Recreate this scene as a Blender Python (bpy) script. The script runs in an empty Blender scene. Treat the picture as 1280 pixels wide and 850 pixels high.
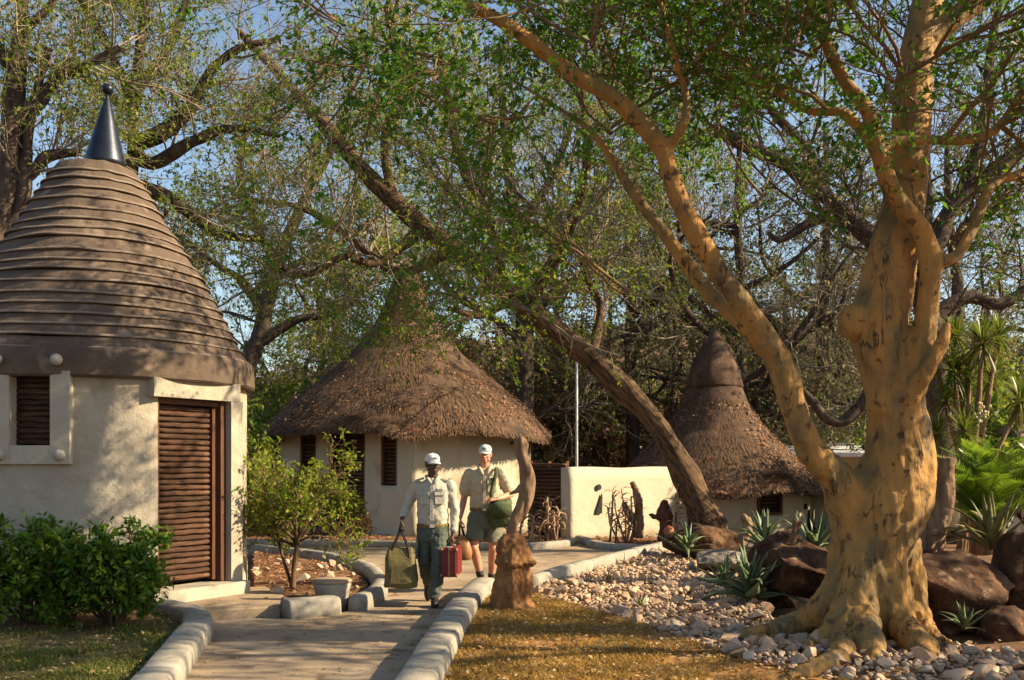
import bpy, bmesh, math, random
import numpy as np
from mathutils import Vector, Matrix

scn = bpy.context.scene
# ------------------------------------------------------------------ camera, sky, sun, exposure
CH, HOR, F = 1.6, 580.0, 1250.0          # eye height, horizon row, focal length (1280 px wide frame)
cam_d = bpy.data.cameras.new('camera'); cam = bpy.data.objects.new('camera', cam_d)
scn.collection.objects.link(cam)
cam.location = (0, 0, CH); cam.rotation_euler = (math.pi/2, 0, 0)
cam_d.sensor_width = 36; cam_d.lens = 36*F/1280
cam_d.shift_y = (HOR-425)/1280
cam_d.clip_end = 2000; cam_d.clip_start = .05
scn.camera = cam
SUN_AZ, SUN_EL = math.radians(95), math.radians(30)     # clockwise from +Y
sund = Vector((math.sin(SUN_AZ)*math.cos(SUN_EL), math.cos(SUN_AZ)*math.cos(SUN_EL), math.sin(SUN_EL)))
w = bpy.data.worlds.new('World'); scn.world = w; w.use_nodes = True
nt = w.node_tree; nt.nodes.clear()
sky = nt.nodes.new('ShaderNodeTexSky'); sky.sky_type = 'NISHITA'; sky.sun_disc = False
sky.sun_elevation = SUN_EL; sky.sun_rotation = SUN_AZ; sky.dust_density = 1.0; sky.air_density = 1.1
bg = nt.nodes.new('ShaderNodeBackground'); bg.inputs[1].default_value = 0.08
wo = nt.nodes.new('ShaderNodeOutputWorld')
nt.links.new(sky.outputs[0], bg.inputs[0]); nt.links.new(bg.outputs[0], wo.inputs[0])
sl = bpy.data.lights.new('sun', 'SUN'); sl.energy = 5.0; sl.angle = math.radians(.5); sl.color = (1, .82, .54)
so = bpy.data.objects.new('sun', sl); scn.collection.objects.link(so)
so.rotation_euler = sund.to_track_quat('Z', 'Y').to_euler(); so.location = (20, -4, 20)
scn.view_settings.view_transform = 'Standard'; scn.view_settings.look = 'None'
scn.view_settings.exposure = 1.3; scn.view_settings.gamma = 1
try:
    scn.cycles.use_denoising = True
    scn.cycles.max_bounces = 6; scn.cycles.transparent_max_bounces = 4
    scn.cycles.transmission_bounces = 4; scn.cycles.diffuse_bounces = 3
except Exception: pass

C = scn.collection
rng = np.random.default_rng(7); random.seed(7)
def rad(a): return math.radians(a)
def W(px, py, Y): return np.array([(px-640)/F*Y, Y, CH+(HOR-py)/F*Y])      # photo pixel at a known distance
def G(px, py, z=0.):                                                     # photo pixel on level ground of height z
    Y = F*(CH-z)/(py-HOR); return np.array([(px-640)/F*Y, Y, z])

# ------------------------------------------------------------------ object helpers
def link(name, me, mat=None, parent=None, loc=None, rz=0., sc=None):
    o = bpy.data.objects.new(name, me); C.objects.link(o)
    if mat is not None and me is not None and not me.materials: me.materials.append(mat)
    if parent is not None: o.parent = parent
    if loc is not None: o.location = loc
    if rz: o.rotation_euler.z = rz
    if sc is not None: o.scale = sc if hasattr(sc, '__len__') else (sc, sc, sc)
    return o
def thing(name, label, cat, loc=(0, 0, 0), rz=0., group=None):
    o = bpy.data.objects.new(name, None); C.objects.link(o); o.location = loc; o.rotation_euler.z = rz
    o.empty_display_size = .1
    return tag(o, label, cat, group)
def tag(o, label, cat, group=None):
    o['label'] = label; o['category'] = cat
    if group: o['group'] = group
    return o
def kind(o, k): o['kind'] = k; return o
def copy_tree(o, parent=None):
    c = o.copy(); C.objects.link(c); c.parent = parent
    for ch in list(o.children): copy_tree(ch, c)
    return c
def mesh_np(name, V, Fc, smooth=False):
    V = np.asarray(V, dtype=np.float32).reshape(-1, 3); Fc = np.asarray(Fc, dtype=np.int32)
    k = Fc.shape[1]; me = bpy.data.meshes.new(name)
    me.vertices.add(len(V)); me.vertices.foreach_set('co', V.ravel())
    me.loops.add(Fc.size); me.loops.foreach_set('vertex_index', Fc.ravel())
    me.polygons.add(len(Fc)); me.polygons.foreach_set('loop_start', np.arange(0, Fc.size, k, dtype=np.int32))
    me.update(calc_edges=True); me.validate()
    if smooth: me.polygons.foreach_set('use_smooth', np.ones(len(me.polygons), dtype=bool))
    return me
class MB:                                                                # list based builder
    def __init__(s): s.v = []; s.f = []
    def add(s, v, f):
        b = len(s.v); s.v += [tuple(map(float, p)) for p in v]; s.f += [tuple(i+b for i in q) for q in f]
    def box(s, c, d, rz=0., tilt=None):
        x, y, z = d[0]/2, d[1]/2, d[2]/2
        vs = [Vector((a*x, b*y, e*z)) for a in (-1, 1) for b in (-1, 1) for e in (-1, 1)]
        R = Matrix.Rotation(rz, 3, 'Z')
        if tilt is not None: R = R @ tilt
        s.add([R @ p + Vector(c) for p in vs], [(0, 1, 3, 2), (4, 6, 7, 5), (0, 4, 5, 1), (2, 3, 7, 6), (0, 2, 6, 4), (1, 5, 7, 3)])
    def loft(s, rings, cap=True):                                        # rings: list of equal-length point loops
        n = len(rings[0]); b = len(s.v)
        for r in rings: s.v += [tuple(map(float, p)) for p in r]
        for i in range(len(rings)-1):
            for j in range(n):
                s.f.append((b+i*n+j, b+i*n+(j+1) % n, b+(i+1)*n+(j+1) % n, b+(i+1)*n+j))
        if cap:
            s.f.append(tuple(b+j for j in reversed(range(n)))); s.f.append(tuple(b+(len(rings)-1)*n+j for j in range(n)))
    def tube(s, pts, rads, k=10, cap=True, flat=None):
        P = np.asarray(pts, float); s.loft(ring_list(P, np.asarray(rads, float), k, flat), cap)
    def capsule(s, p0, r0, p1, r1, k=12):
        p0 = np.asarray(p0, float); p1 = np.asarray(p1, float); d = p1-p0; L = np.linalg.norm(d)+1e-6; d = d/L
        pts, rr = [], []
        for a in np.linspace(-86, 0, 5): pts.append(p0+d*r0*math.sin(rad(a))); rr.append(r0*math.cos(rad(a)))
        for a in np.linspace(0, 86, 5): pts.append(p1+d*r1*math.sin(rad(a))); rr.append(r1*math.cos(rad(a)))
        if L < 1e-4: pts[4] = p0-d*1e-4
        s.tube(pts, rr, k)
    def chain(s, pts, rads, k=12):
        for i in range(len(pts)-1): s.capsule(pts[i], rads[i], pts[i+1], rads[i+1], k)
    def ell(s, c, r, rot=None, nu=14, nv=9):
        rings = []
        for i in range(nv):
            a = -math.pi/2+math.pi*(i+.25)/(nv-.5)
            ring = []
            for j in range(nu):
                t = 2*math.pi*j/nu
                p = Vector((r[0]*math.cos(a)*math.cos(t), r[1]*math.cos(a)*math.sin(t), r[2]*math.sin(a)))
                if rot is not None: p = rot @ p
                ring.append((p.x+c[0], p.y+c[1], p.z+c[2]))
            rings.append(ring)
        s.loft(rings)
    def lathe(s, prof, k=24, cap=False, c=(0, 0)):
        s.loft([[(c[0]+r*math.cos(2*math.pi*j/k), c[1]+r*math.sin(2*math.pi*j/k), z) for j in range(k)] for r, z in prof], cap)
    def mesh(s, name, smooth=False):
        me = bpy.data.meshes.new(name); me.from_pydata(s.v, [], s.f); me.update()
        bm = bmesh.new(); bm.from_mesh(me); bmesh.ops.recalc_face_normals(bm, faces=bm.faces[:]); bm.to_mesh(me); bm.free()
        if smooth: me.polygons.foreach_set('use_smooth', np.ones(len(me.polygons), dtype=bool))
        return me
    def obj(s, name, mat, parent=None, smooth=False, loc=None, rz=0.): return link(name, s.mesh(name, smooth), mat, parent, loc, rz)
def ring_list(P, R, k, flat=None):
    T = np.gradient(P, axis=0); T /= np.linalg.norm(T, axis=1)[:, None]+1e-9
    ref = np.array([.31, .77, .55]) if abs(T[0] @ np.array([.31, .77, .55])) < .9 else np.array([1., 0, 0])
    out = []; u = ref
    for i in range(len(P)):
        u = u-(u @ T[i])*T[i]; u /= np.linalg.norm(u); v = np.cross(T[i], u)
        a = np.arange(k)*2*math.pi/k
        out.append(P[i]+R[i]*(np.cos(a)[:, None]*u+np.sin(a)[:, None]*v))
    return out
def vn(P, s, seed=0, oct=2):                                            # cheap smooth noise, about -1..1
    r = np.random.default_rng(1000+seed); P = np.asarray(P, float)*s; out = np.zeros(len(P)); amp = 1.; tot = 0
    for o in range(oct):
        q = P.copy()
        for _ in range(2): q = q+.6*np.sin(q[:, [1, 2, 0]]*1.3+r.uniform(0, 6, 3))
        for _ in range(5):
            d = r.normal(size=3); d /= np.linalg.norm(d); out += amp*np.sin(q @ d*r.uniform(1.2, 2.4)+r.uniform(0, 6))/2.6
        tot += amp; amp *= .5; P = P*2.1
    return out/tot
def get_co(me):
    a = np.zeros(len(me.vertices)*3, dtype=np.float32); me.vertices.foreach_get('co', a); return a.reshape(-1, 3).astype(float)
def set_co(me, V): me.vertices.foreach_set('co', np.asarray(V, np.float32).ravel()); me.update()
def get_no(me):
    a = np.zeros(len(me.vertices)*3, dtype=np.float32); me.vertices.foreach_get('normal', a); return a.reshape(-1, 3).astype(float)
def roughen(me, amp, s, seed=0, oct=2):
    V = get_co(me); set_co(me, V+get_no(me)*(vn(V, s, seed, oct)*amp)[:, None]); return me
def remesh(mb, name, voxel, smooth=4, fac=.5, wr=None):                   # fuse overlapping closed shapes into one skin
    o = link('tmp', mb.mesh('tmp'))
    m = o.modifiers.new('r', 'REMESH'); m.mode = 'VOXEL'; m.voxel_size = voxel; m.use_smooth_shade = True
    if smooth: s_ = o.modifiers.new('s', 'SMOOTH'); s_.iterations = smooth; s_.factor = fac
    dg = bpy.context.evaluated_depsgraph_get(); me = bpy.data.meshes.new_from_object(o.evaluated_get(dg))
    old = o.data; bpy.data.objects.remove(o); bpy.data.meshes.remove(old); me.name = name; me.materials.clear()
    me.polygons.foreach_set('use_smooth', np.ones(len(me.polygons), dtype=bool))
    if wr: roughen(me, *wr)
    return me

# ------------------------------------------------------------------ materials
def M(name, cols, scale=6., rough=.85, bump=0., bscale=None, stretch=(1, 1, 1), detail=6, rnd=None, rv=.25, trans=0., metal=0., spots=None, pos=None, spec=.25, crack=None):
    m = bpy.data.materials.new(name); m.use_nodes = True; t = m.node_tree; t.nodes.clear(); N = t.nodes.new; Lk = t.links.new
    out = N('ShaderNodeOutputMaterial'); p = N('ShaderNodeBsdfPrincipled'); Lk(p.outputs[0], out.inputs[0])
    p.inputs['Roughness'].default_value = rough; p.inputs['Metallic'].default_value = metal
    p.inputs['Specular IOR Level'].default_value = spec
    tc = N('ShaderNodeTexCoord'); mp = N('ShaderNodeMapping'); mp.inputs['Scale'].default_value = stretch
    Lk(tc.outputs['Object'], mp.inputs[0])
    n = N('ShaderNodeTexNoise'); n.inputs['Scale'].default_value = scale; n.inputs['Detail'].default_value = detail; n.inputs['Roughness'].default_value = .62
    Lk(mp.outputs[0], n.inputs['Vector'])
    r = N('ShaderNodeValToRGB'); Lk(n.outputs[0], r.inputs[0]); e = r.color_ramp.elements
    ps = pos or list(np.linspace(.32, .68, len(cols)))
    while len(e) < len(cols): e.new(.5)
    for i, c in enumerate(cols): e[i].position = ps[i]; e[i].color = (*c, 1)
    col = r.outputs[0]
    if spots:                                                            # (colour, scale, threshold, width)
        n2 = N('ShaderNodeTexNoise'); n2.inputs['Scale'].default_value = spots[1]; n2.inputs['Detail'].default_value = 5
        Lk(tc.outputs['Object'], n2.inputs['Vector'])
        mr = N('ShaderNodeMapRange'); mr.inputs[1].default_value = spots[2]; mr.inputs[2].default_value = spots[2]+spots[3]; Lk(n2.outputs[0], mr.inputs[0])
        mx = N('ShaderNodeMixRGB'); Lk(mr.outputs[0], mx.inputs[0]); Lk(col, mx.inputs[1]); mx.inputs[2].default_value = (*spots[0], 1); col = mx.outputs[0]
    if crack:                                                            # (colour, scale, half width, stretch)
        mc = N('ShaderNodeMapping'); mc.inputs['Scale'].default_value = crack[3]; Lk(tc.outputs['Object'], mc.inputs[0])
        n4 = N('ShaderNodeTexNoise'); n4.inputs['Scale'].default_value = crack[1]; n4.inputs['Detail'].default_value = 4; Lk(mc.outputs[0], n4.inputs['Vector'])
        sb1 = N('ShaderNodeMath'); sb1.operation = 'SUBTRACT'; Lk(n4.outputs[0], sb1.inputs[0]); sb1.inputs[1].default_value = .5
        ab = N('ShaderNodeMath'); ab.operation = 'ABSOLUTE'; Lk(sb1.outputs[0], ab.inputs[0])
        n5 = N('ShaderNodeTexNoise'); n5.inputs['Scale'].default_value = crack[1]*.6; Lk(tc.outputs['Object'], n5.inputs['Vector'])
        gt_ = N('ShaderNodeMapRange'); gt_.inputs[1].default_value = .48; gt_.inputs[2].default_value = .62; Lk(n5.outputs[0], gt_.inputs[0])
        mr = N('ShaderNodeMapRange'); mr.inputs[1].default_value = crack[2]; mr.inputs[2].default_value = 0; Lk(ab.outputs[0], mr.inputs[0])
        mu = N('ShaderNodeMath'); mu.operation = 'MULTIPLY'; Lk(mr.outputs[0], mu.inputs[0]); Lk(gt_.outputs[0], mu.inputs[1])
        mx = N('ShaderNodeMixRGB'); Lk(mu.outputs[0], mx.inputs[0]); Lk(col, mx.inputs[1]); mx.inputs[2].default_value = (*crack[0], 1); col = mx.outputs[0]
    if rnd:
        if rnd == 'island': g = N('ShaderNodeNewGeometry'); ro = g.outputs['Random Per Island']
        else: g = N('ShaderNodeObjectInfo'); ro = g.outputs['Random']
        if isinstance(rv, (list, tuple)):                                # colours to pick from piece by piece
            rr = N('ShaderNodeValToRGB'); Lk(ro, rr.inputs[0]); ee = rr.color_ramp.elements
            while len(ee) < len(rv): ee.new(.5)
            for i, c in enumerate(rv): ee[i].position = i/(len(rv)-1); ee[i].color = (*c, 1)
            mx = N('ShaderNodeMixRGB'); mx.inputs[0].default_value = .75; Lk(col, mx.inputs[1]); Lk(rr.outputs[0], mx.inputs[2]); col = mx.outputs[0]
        else:
            h = N('ShaderNodeHueSaturation'); mr = N('ShaderNodeMapRange'); mr.inputs[3].default_value = 1-rv; mr.inputs[4].default_value = 1+rv
            Lk(ro, mr.inputs[0]); Lk(mr.outputs[0], h.inputs['Value']); Lk(col, h.inputs['Color']); col = h.outputs[0]
    Lk(col, p.inputs['Base Color'])
    if bump:
        b = N('ShaderNodeBump'); b.inputs['Strength'].default_value = bump; b.inputs['Distance'].default_value = .03
        n3 = N('ShaderNodeTexNoise'); n3.inputs['Scale'].default_value = bscale or scale*3; n3.inputs['Detail'].default_value = 7; n3.inputs['Roughness'].default_value = .65
        Lk(mp.outputs[0], n3.inputs['Vector']); Lk(n3.outputs[0], b.inputs['Height']); Lk(b.outputs[0], p.inputs['Normal'])
    if trans:
        tr = N('ShaderNodeBsdfTranslucent'); Lk(col, tr.inputs[0]); ms = N('ShaderNodeMixShader'); ms.inputs[0].default_value = trans
        Lk(p.outputs[0], ms.inputs[1]); Lk(tr.outputs[0], ms.inputs[2]); Lk(ms.outputs[0], out.inputs[0])
    return m
def LEAF(name, cols, trans=.45, rough=.5): return M(name, [cols[0], cols[-1]], 1.2, rough, rnd='island', rv=cols, trans=trans, spec=.35)

m_soil = M('soil', [(.08, .042, .022), (.155, .082, .04), (.23, .13, .065)], 1.4, 1., .6, 9)
m_path = M('path_concrete', [(.225, .16, .105), (.32, .235, .155), (.38, .29, .20)], 1.3, .9, .25, 26, spots=((.17, .115, .07), 3.2, .55, .12), crack=((.09, .062, .04), 1.3, .009, (1, 1, 1)))
m_kerb = M('kerb_concrete', [(.23, .205, .17), (.33, .30, .25)], 3.5, .9, .35, 14, spots=((.18, .155, .12), 5, .58, .1))
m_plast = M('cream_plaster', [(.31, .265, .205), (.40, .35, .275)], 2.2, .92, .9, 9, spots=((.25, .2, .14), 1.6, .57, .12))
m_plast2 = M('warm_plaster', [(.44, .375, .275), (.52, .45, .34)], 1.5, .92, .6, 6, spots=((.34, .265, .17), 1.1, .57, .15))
m_trim = M('pale_trim_plaster', [(.34, .295, .23), (.41, .36, .29)], 5, .9, .4, 16)
m_mud = M('brown_roof_plaster', [(.085, .06, .044), (.125, .09, .066)], 2.6, .93, .6, 12, spots=((.2, .145, .105), 4, .6, .1))
m_lip = M('pale_ridge_plaster', [(.14, .105, .08), (.25, .195, .15)], 5, .93, .5, 14)  # paler tone for the ring lips, against the browner roof faces
m_steel = M('blue_black_metal', [(.012, .016, .026), (.03, .036, .05)], 4, .38, .08, 8, metal=.6, spec=.5)
m_slat = M('brown_pole_wood', [(.03, .014, .008), (.07, .032, .017), (.125, .062, .034)], 5, .7, .5, 30, stretch=(1, 1, 6), rnd='obj', rv=.35)
m_frame = M('red_brown_wood', [(.065, .026, .014), (.125, .05, .025)], 6, .65, .4, 22, stretch=(4, 4, .6))
m_thatch = M('thatch', [(.05, .03, .021), (.095, .058, .038), (.155, .095, .06)], 3.5, 1., 1., 40, detail=9, spots=((.05, .035, .028), 1.3, .55, .15))
m_straw = M('thatch_straw', [(.12, .08, .05), (.2, .135, .085)], 3, .95, rnd='island', rv=[(.04, .024, .017), (.085, .049, .03), (.15, .083, .047), (.23, .13, .072)])
m_fallen = LEAF('fallen_leaf', [(.16, .05, .025), (.27, .10, .045), (.38, .19, .09), (.5, .32, .18), (.30, .11, .05)], .15, .8)
m_fallen_d = LEAF('roof_leaf', [(.11, .042, .024), (.19, .075, .038), (.27, .125, .06), (.36, .21, .115)], .1, .85)
m_litter = LEAF('dry_litter', [(.16, .08, .03), (.34, .19, .07), (.45, .30, .13), (.55, .42, .22)], .2, .8)
m_bark_d = M('dark_bark', [(.035, .025, .02), (.075, .052, .038), (.13, .095, .07)], 5, .95, 1., 16, stretch=(2.5, 2.5, .5))
m_bark_b = M('brown_furrowed_bark', [(.03, .019, .012), (.11, .066, .037), (.21, .13, .072)], 7, .95, 1., 13, stretch=(3, 3, .35), pos=[.38, .52, .7])
m_bark_g = M('grey_twig_bark', [(.15, .115, .08), (.30, .24, .17)], 4, .9, .5, 14)
m_bark_t = M('tan_twig_bark', [(.12, .075, .04), (.22, .14, .065)], 4, .8, .3, 12)
m_fig = M('peeling_tan_bark', [(.11, .08, .038), (.215, .14, .055), (.345, .185, .055), (.415, .21, .056), (.44, .285, .115)], 3.1, .75, 1., 13, stretch=(1.2, 1.2, .55), pos=[.3, .42, .52, .62, .76], detail=9, spots=((.12, .07, .035), 10, .62, .05), crack=((.035, .019, .011), 5.2, .032, (1.6, 1.6, .4)))
m_dead = M('weathered_dead_wood', [(.09, .05, .03), (.22, .13, .075), (.33, .22, .14)], 5, .9, 1., 12, stretch=(2, 2, .4))
m_stump = M('ochre_stump', [(.08, .036, .017), (.24, .11, .042), (.36, .18, .07)], 5.5, .95, 1., 11, spots=((.07, .045, .03), 3.2, .56, .1))
m_rock = M('red_brown_boulder', [(.022, .011, .006), (.055, .025, .012), (.115, .055, .026), (.18, .10, .052)], 3.4, .9, 1., 11, detail=9, spots=((.26, .17, .11), 7, .62, .08), crack=((.012, .008, .006), 2.6, .02, (1, 1, 1.6)))
m_rockg = M('grey_rock', [(.14, .115, .095), (.3, .25, .2)], 3, .9, .8, 9)
m_stone = M('pebble_stone', [(.35, .25, .18), (.55, .43, .33)], 9, .9, .5, 20, rnd='obj', rv=[(.22, .16, .12), (.46, .28, .17), (.55, .40, .27), (.50, .28, .15), (.58, .46, .34), (.33, .24, .185), (.57, .37, .23)])
m_stone_i = M('pebble_stone_fill', [(.35, .25, .18), (.55, .43, .33)], 9, .9, .5, 20, rnd='island', rv=[(.22, .16, .12), (.46, .28, .17), (.55, .40, .27), (.50, .28, .15), (.58, .46, .34), (.33, .24, .185), (.57, .37, .23)])
m_black = M('black_paint', [(.008, .008, .009), (.015, .015, .016)], 5, .6)
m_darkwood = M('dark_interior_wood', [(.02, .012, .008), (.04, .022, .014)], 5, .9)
m_pole = M('pale_metal_pole', [(.55, .55, .54), (.65, .65, .63)], 3, .5, metal=.2)
m_tin = M('pale_roof_sheet', [(.55, .56, .57), (.66, .67, .68)], 2, .6, .1, 8)
m_terra = M('terracotta', [(.30, .10, .05), (.42, .16, .08)], 6, .7, .2)
m_grass_g = LEAF('green_grass', [(.035, .085, .010), (.075, .13, .015), (.16, .17, .03), (.34, .24, .07)], .35, .7)
m_grass_d = LEAF('dry_grass', [(.13, .12, .022), (.36, .20, .042), (.48, .26, .055), (.52, .34, .11)], .35, .8)
L_fig = LEAF('fig_leaf', [(.022, .10, .010), (.048, .16, .014), (.095, .225, .018), (.19, .29, .022)], .58)
L_olive = LEAF('olive_leaf', [(.032, .095, .012), (.07, .165, .016), (.14, .24, .024), (.36, .33, .03)], .58)
L_yel = LEAF('yellow_green_leaf', [(.048, .14, .010), (.11, .23, .014), (.20, .30, .018), (.40, .37, .022)], .62)
L_grey = LEAF('grey_green_leaf', [(.05, .075, .03), (.10, .13, .05), (.19, .185, .08), (.31, .235, .10)], .5)
L_rust = LEAF('rusty_dry_leaf', [(.13, .06, .028), (.24, .12, .05), (.32, .18, .075), (.15, .12, .04)], .4)
L_hill = LEAF('hill_scrub_leaf', [(.07, .05, .03), (.12, .08, .045), (.17, .12, .065), (.09, .085, .04)], .3)
L_shrub = LEAF('glossy_shrub_leaf', [(.03, .10, .008), (.06, .155, .012), (.12, .215, .018), (.21, .28, .025)], .42, .38)
L_lime = LEAF('lime_shrub_leaf', [(.06, .14, .010), (.12, .21, .014), (.20, .27, .02), (.36, .33, .03)], .5)

# ------------------------------------------------------------------ ground, path, kerbs
def in_poly(P, poly):
    x, y = P[:, 0], P[:, 1]; c = np.zeros(len(P), bool); n = len(poly)
    for i in range(n):
        x0, y0 = poly[i][:2]; x1, y1 = poly[(i+1) % n][:2]
        c ^= ((y0 > y) != (y1 > y)) & (x < (x1-x0)*(y-y0)/(y1-y0+1e-12)+x0)
    return c
def scatter(poly, n, r=rng):
    A = np.array([p[:2] for p in poly]); lo, hi = A.min(0), A.max(0); out = []
    while len(out) < n:
        q = r.uniform(lo, hi, (n*2, 2)); out += list(q[in_poly(q, A)])
    return np.array(out[:n])
def slab(name, poly, z0, z1, mat, parent=None, bev=0.):
    bm = bmesh.new(); vs = [bm.verts.new((p[0], p[1], z0)) for p in poly]; f = bm.faces.new(vs)
    if f.normal.z < 0: f.normal_flip()
    r = bmesh.ops.extrude_face_region(bm, geom=[f])
    for v in [g for g in r['geom'] if isinstance(g, bmesh.types.BMVert)]: v.co.z = z1
    bmesh.ops.recalc_face_normals(bm, faces=bm.faces[:])
    if bev:
        ed = [e for e in bm.edges if all(abs(v.co.z-z1) < 1e-5 for v in e.verts)]
        bmesh.ops.bevel(bm, geom=ed, offset=bev, segments=3, affect='EDGES')
    bmesh.ops.triangulate(bm, faces=[f for f in bm.faces if len(f.verts) > 4])
    me = bpy.data.meshes.new(name); bm.to_mesh(me); bm.free()
    return link(name, me, mat, parent)
def sm(a, b, x): t = np.clip((x-a)/(b-a), 0, 1); return t*t*(3-2*t)
def terr(x, y):
    x = np.asarray(x, float); y = np.asarray(y, float)
    z = -.03-.5*sm(19.5, 22.5, y)*sm(4.2, 5.2, x)*(1-sm(30, 40, y))
    P = np.stack([x, y, 0*x], 1)
    hill = sm(48, 150, y+.12*x)*(15+4*np.sin(x*.021+1)+3*np.sin(x*.05+.4)+2.*vn(P, .035, 3))
    z = z+hill+.35*vn(P, .12, 5)*sm(28, 45, y)
    z = z+.10*sm(3.2, 5, x)*(1-sm(17, 19.5, y))*sm(5, 7, y)
    return z
xs = np.unique(np.concatenate([np.linspace(-420, -40, 26), np.linspace(-40, 40, 81), np.linspace(40, 420, 26)]))
ys = np.unique(np.concatenate([np.linspace(-40, 30, 71), np.linspace(30, 170, 57), np.linspace(170, 700, 20)]))
gx, gy = np.meshgrid(xs, ys); gv = np.stack([gx.ravel(), gy.ravel(), terr(gx.ravel(), gy.ravel())], 1)
nx = len(xs); ii, jj = np.meshgrid(np.arange(nx-1), np.arange(len(ys)-1)); b0 = (jj*nx+ii).ravel()
kind(link('ground', mesh_np('ground', gv, np.stack([b0, b0+1, b0+1+nx, b0+nx], 1), True), m_soil), 'structure')

path_px = [(240, 806), (246, 786), (232, 772), (362, 772), (432, 764), (468, 748), (470, 733), (452, 717), (400, 703), (318, 692), (180, 689),
           (180, 683), (320, 684), (480, 684), (560, 686), (640, 688), (706, 683), (722, 678), (760, 687), (834, 689), (790, 700), (720, 720), (668, 738), (606, 742), (568, 790), (552, 820)]
path_poly = [G(*p) for p in path_px]
Lp, Rp = G(200, 850), G(540, 850)
path_poly = path_poly+[Rp, np.array([-.62, 4.5, 0]), np.array([-.5, 1.5, 0]), np.array([-2.4, 1.5, 0]), np.array([-2.4, 4.5, 0]), Lp]
def clip(poly, y, keep_above):
    out = []; n = len(poly)
    for i in range(n):
        a, b = poly[i], poly[(i+1) % n]; ia, ib = (a[1] > y) == keep_above, (b[1] > y) == keep_above
        if ia: out.append(a)
        if ia != ib: t = (y-a[1])/(b[1]-a[1]); out.append(a+(b-a)*t)
    return out
pth = kind(bpy.data.objects.new('path', None), 'structure'); C.objects.link(pth)
cuts = [1.4, 5.3, 8.55, 10.25, 12.6, 40]
for i in range(5):
    pl = clip(clip(path_poly, cuts[i]+(.006 if i else 0), True), cuts[i+1]-.006, False)
    slab('path_slab', pl, -.1, -.012+.004*((i*3) % 4), m_path, pth)
def spline(pts, n):
    P = np.array(pts, float); Q = np.vstack([2*P[0]-P[1], P, 2*P[-1]-P[-2]]); out = []
    seg = np.linspace(0, len(P)-1-1e-6, n)
    for s in seg:
        i = int(s); t = s-i; a, b, c, d = Q[i], Q[i+1], Q[i+2], Q[i+3]
        out.append(.5*(2*b+(c-a)*t+(2*a-5*b+4*c-d)*t*t+(3*b-a-3*c+d)*t**3))
    return np.array(out)
def arclen(P): return np.concatenate([[0], np.cumsum(np.linalg.norm(np.diff(P, axis=0), axis=1))])
def even(P, n):
    s = arclen(P); t = np.linspace(0, s[-1], n); return np.stack([np.interp(t, s, P[:, k]) for k in range(P.shape[1])], 1)
def kerb(label, pxs, width, height, seglen, world=None, z0=-.06, gap=.004, seed=1):
    P = np.array(world if world is not None else [G(*p) for p in pxs]); P = even(spline(P, 80), 400); L = arclen(P)[-1]
    o = tag(bpy.data.objects.new('kerb', None), label, 'kerb'); C.objects.link(o)
    n = max(1, round(L/seglen)); r = np.random.default_rng(seed); br = np.linspace(0, L, n+1)+np.concatenate([[0], r.uniform(-.12, .12, n-1)*seglen, [0]])
    s = arclen(P)
    prof = [(-.5, 0), (-.485, .62), (-.45, .85), (-.36, .965), (0, 1.), (.36, .965), (.45, .85), (.485, .62), (.5, 0)]
    for i in range(n):
        t = np.linspace(br[i]+(gap if i else 0), br[i+1]-(gap if i < n-1 else 0), 25)
        Q = np.stack([np.interp(t, s, P[:, k]) for k in range(3)], 1)
        T = np.gradient(Q, axis=0); T /= np.linalg.norm(T, axis=1)[:, None]; Nn = np.stack([T[:, 1], -T[:, 0]], 1)
        hh = height*r.uniform(.97, 1.03); ww = width*r.uniform(.98, 1.02); mb = MB(); rings = []
        for k in range(25):
            e = 1-.03*(1 if k in (0, 24) else .2 if k in (1, 23) else 0)
            rings.append([(Q[k, 0]+Nn[k, 0]*a*ww*(.5+.5*e), Q[k, 1]+Nn[k, 1]*a*ww*(.5+.5*e), z0+b*(hh-z0)*(e if b > .5 else 1)) for a, b in prof])
        mb.loft(rings); me = mb.mesh('kerb_stone', True); roughen(me, .005, 3, i+seed); roughen(me, .002, 17, i+seed)
        link('kerb_stone', me, m_kerb, o)
    return o
kerb('rounded concrete kerb between left lawn and path', [(168, 900), (207, 850), (234, 812), (247, 794), (238, 779), (200, 769)], .29, .17, .95, seed=2)
kerb('long rounded concrete kerb along right side of path by dry lawn', None, .31, .2, 2.1, world=[np.array([-.72, 4.5, 0]), np.array([-.66, 6.2, 0]), G(537, 845), G(562, 798), G(586, 760), G(606, 740)], seed=3)
kerb('curved kerb round the small planted bed beside round seat', [(446, 763), (470, 750), (474, 735), (455, 717), (400, 702), (316, 691)], .2, .17, 1.5, seed=4)
kerb('pale raised concrete edge between upper path and stone bed', [(664, 741), (720, 722), (790, 702), (838, 690)], .2, .22, 2.2, seed=5)
kerb('low kerb along far side of path before middle hut', [(250, 683), (340, 682), (440, 682), (520, 684), (640, 686), (700, 683), (716, 679)], .2, .12, 1.6, seed=6)
kerb('low curved kerb before bed of dry aloes at boundary wall', [(724, 675), (742, 683), (775, 687), (836, 688)], .2, .12, 1.2, seed=7)
kerb('short rounded concrete block kerb beside the hut step', [(356, 771), (390, 768), (418, 765)], .3, .19, 2, seed=8)

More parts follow.
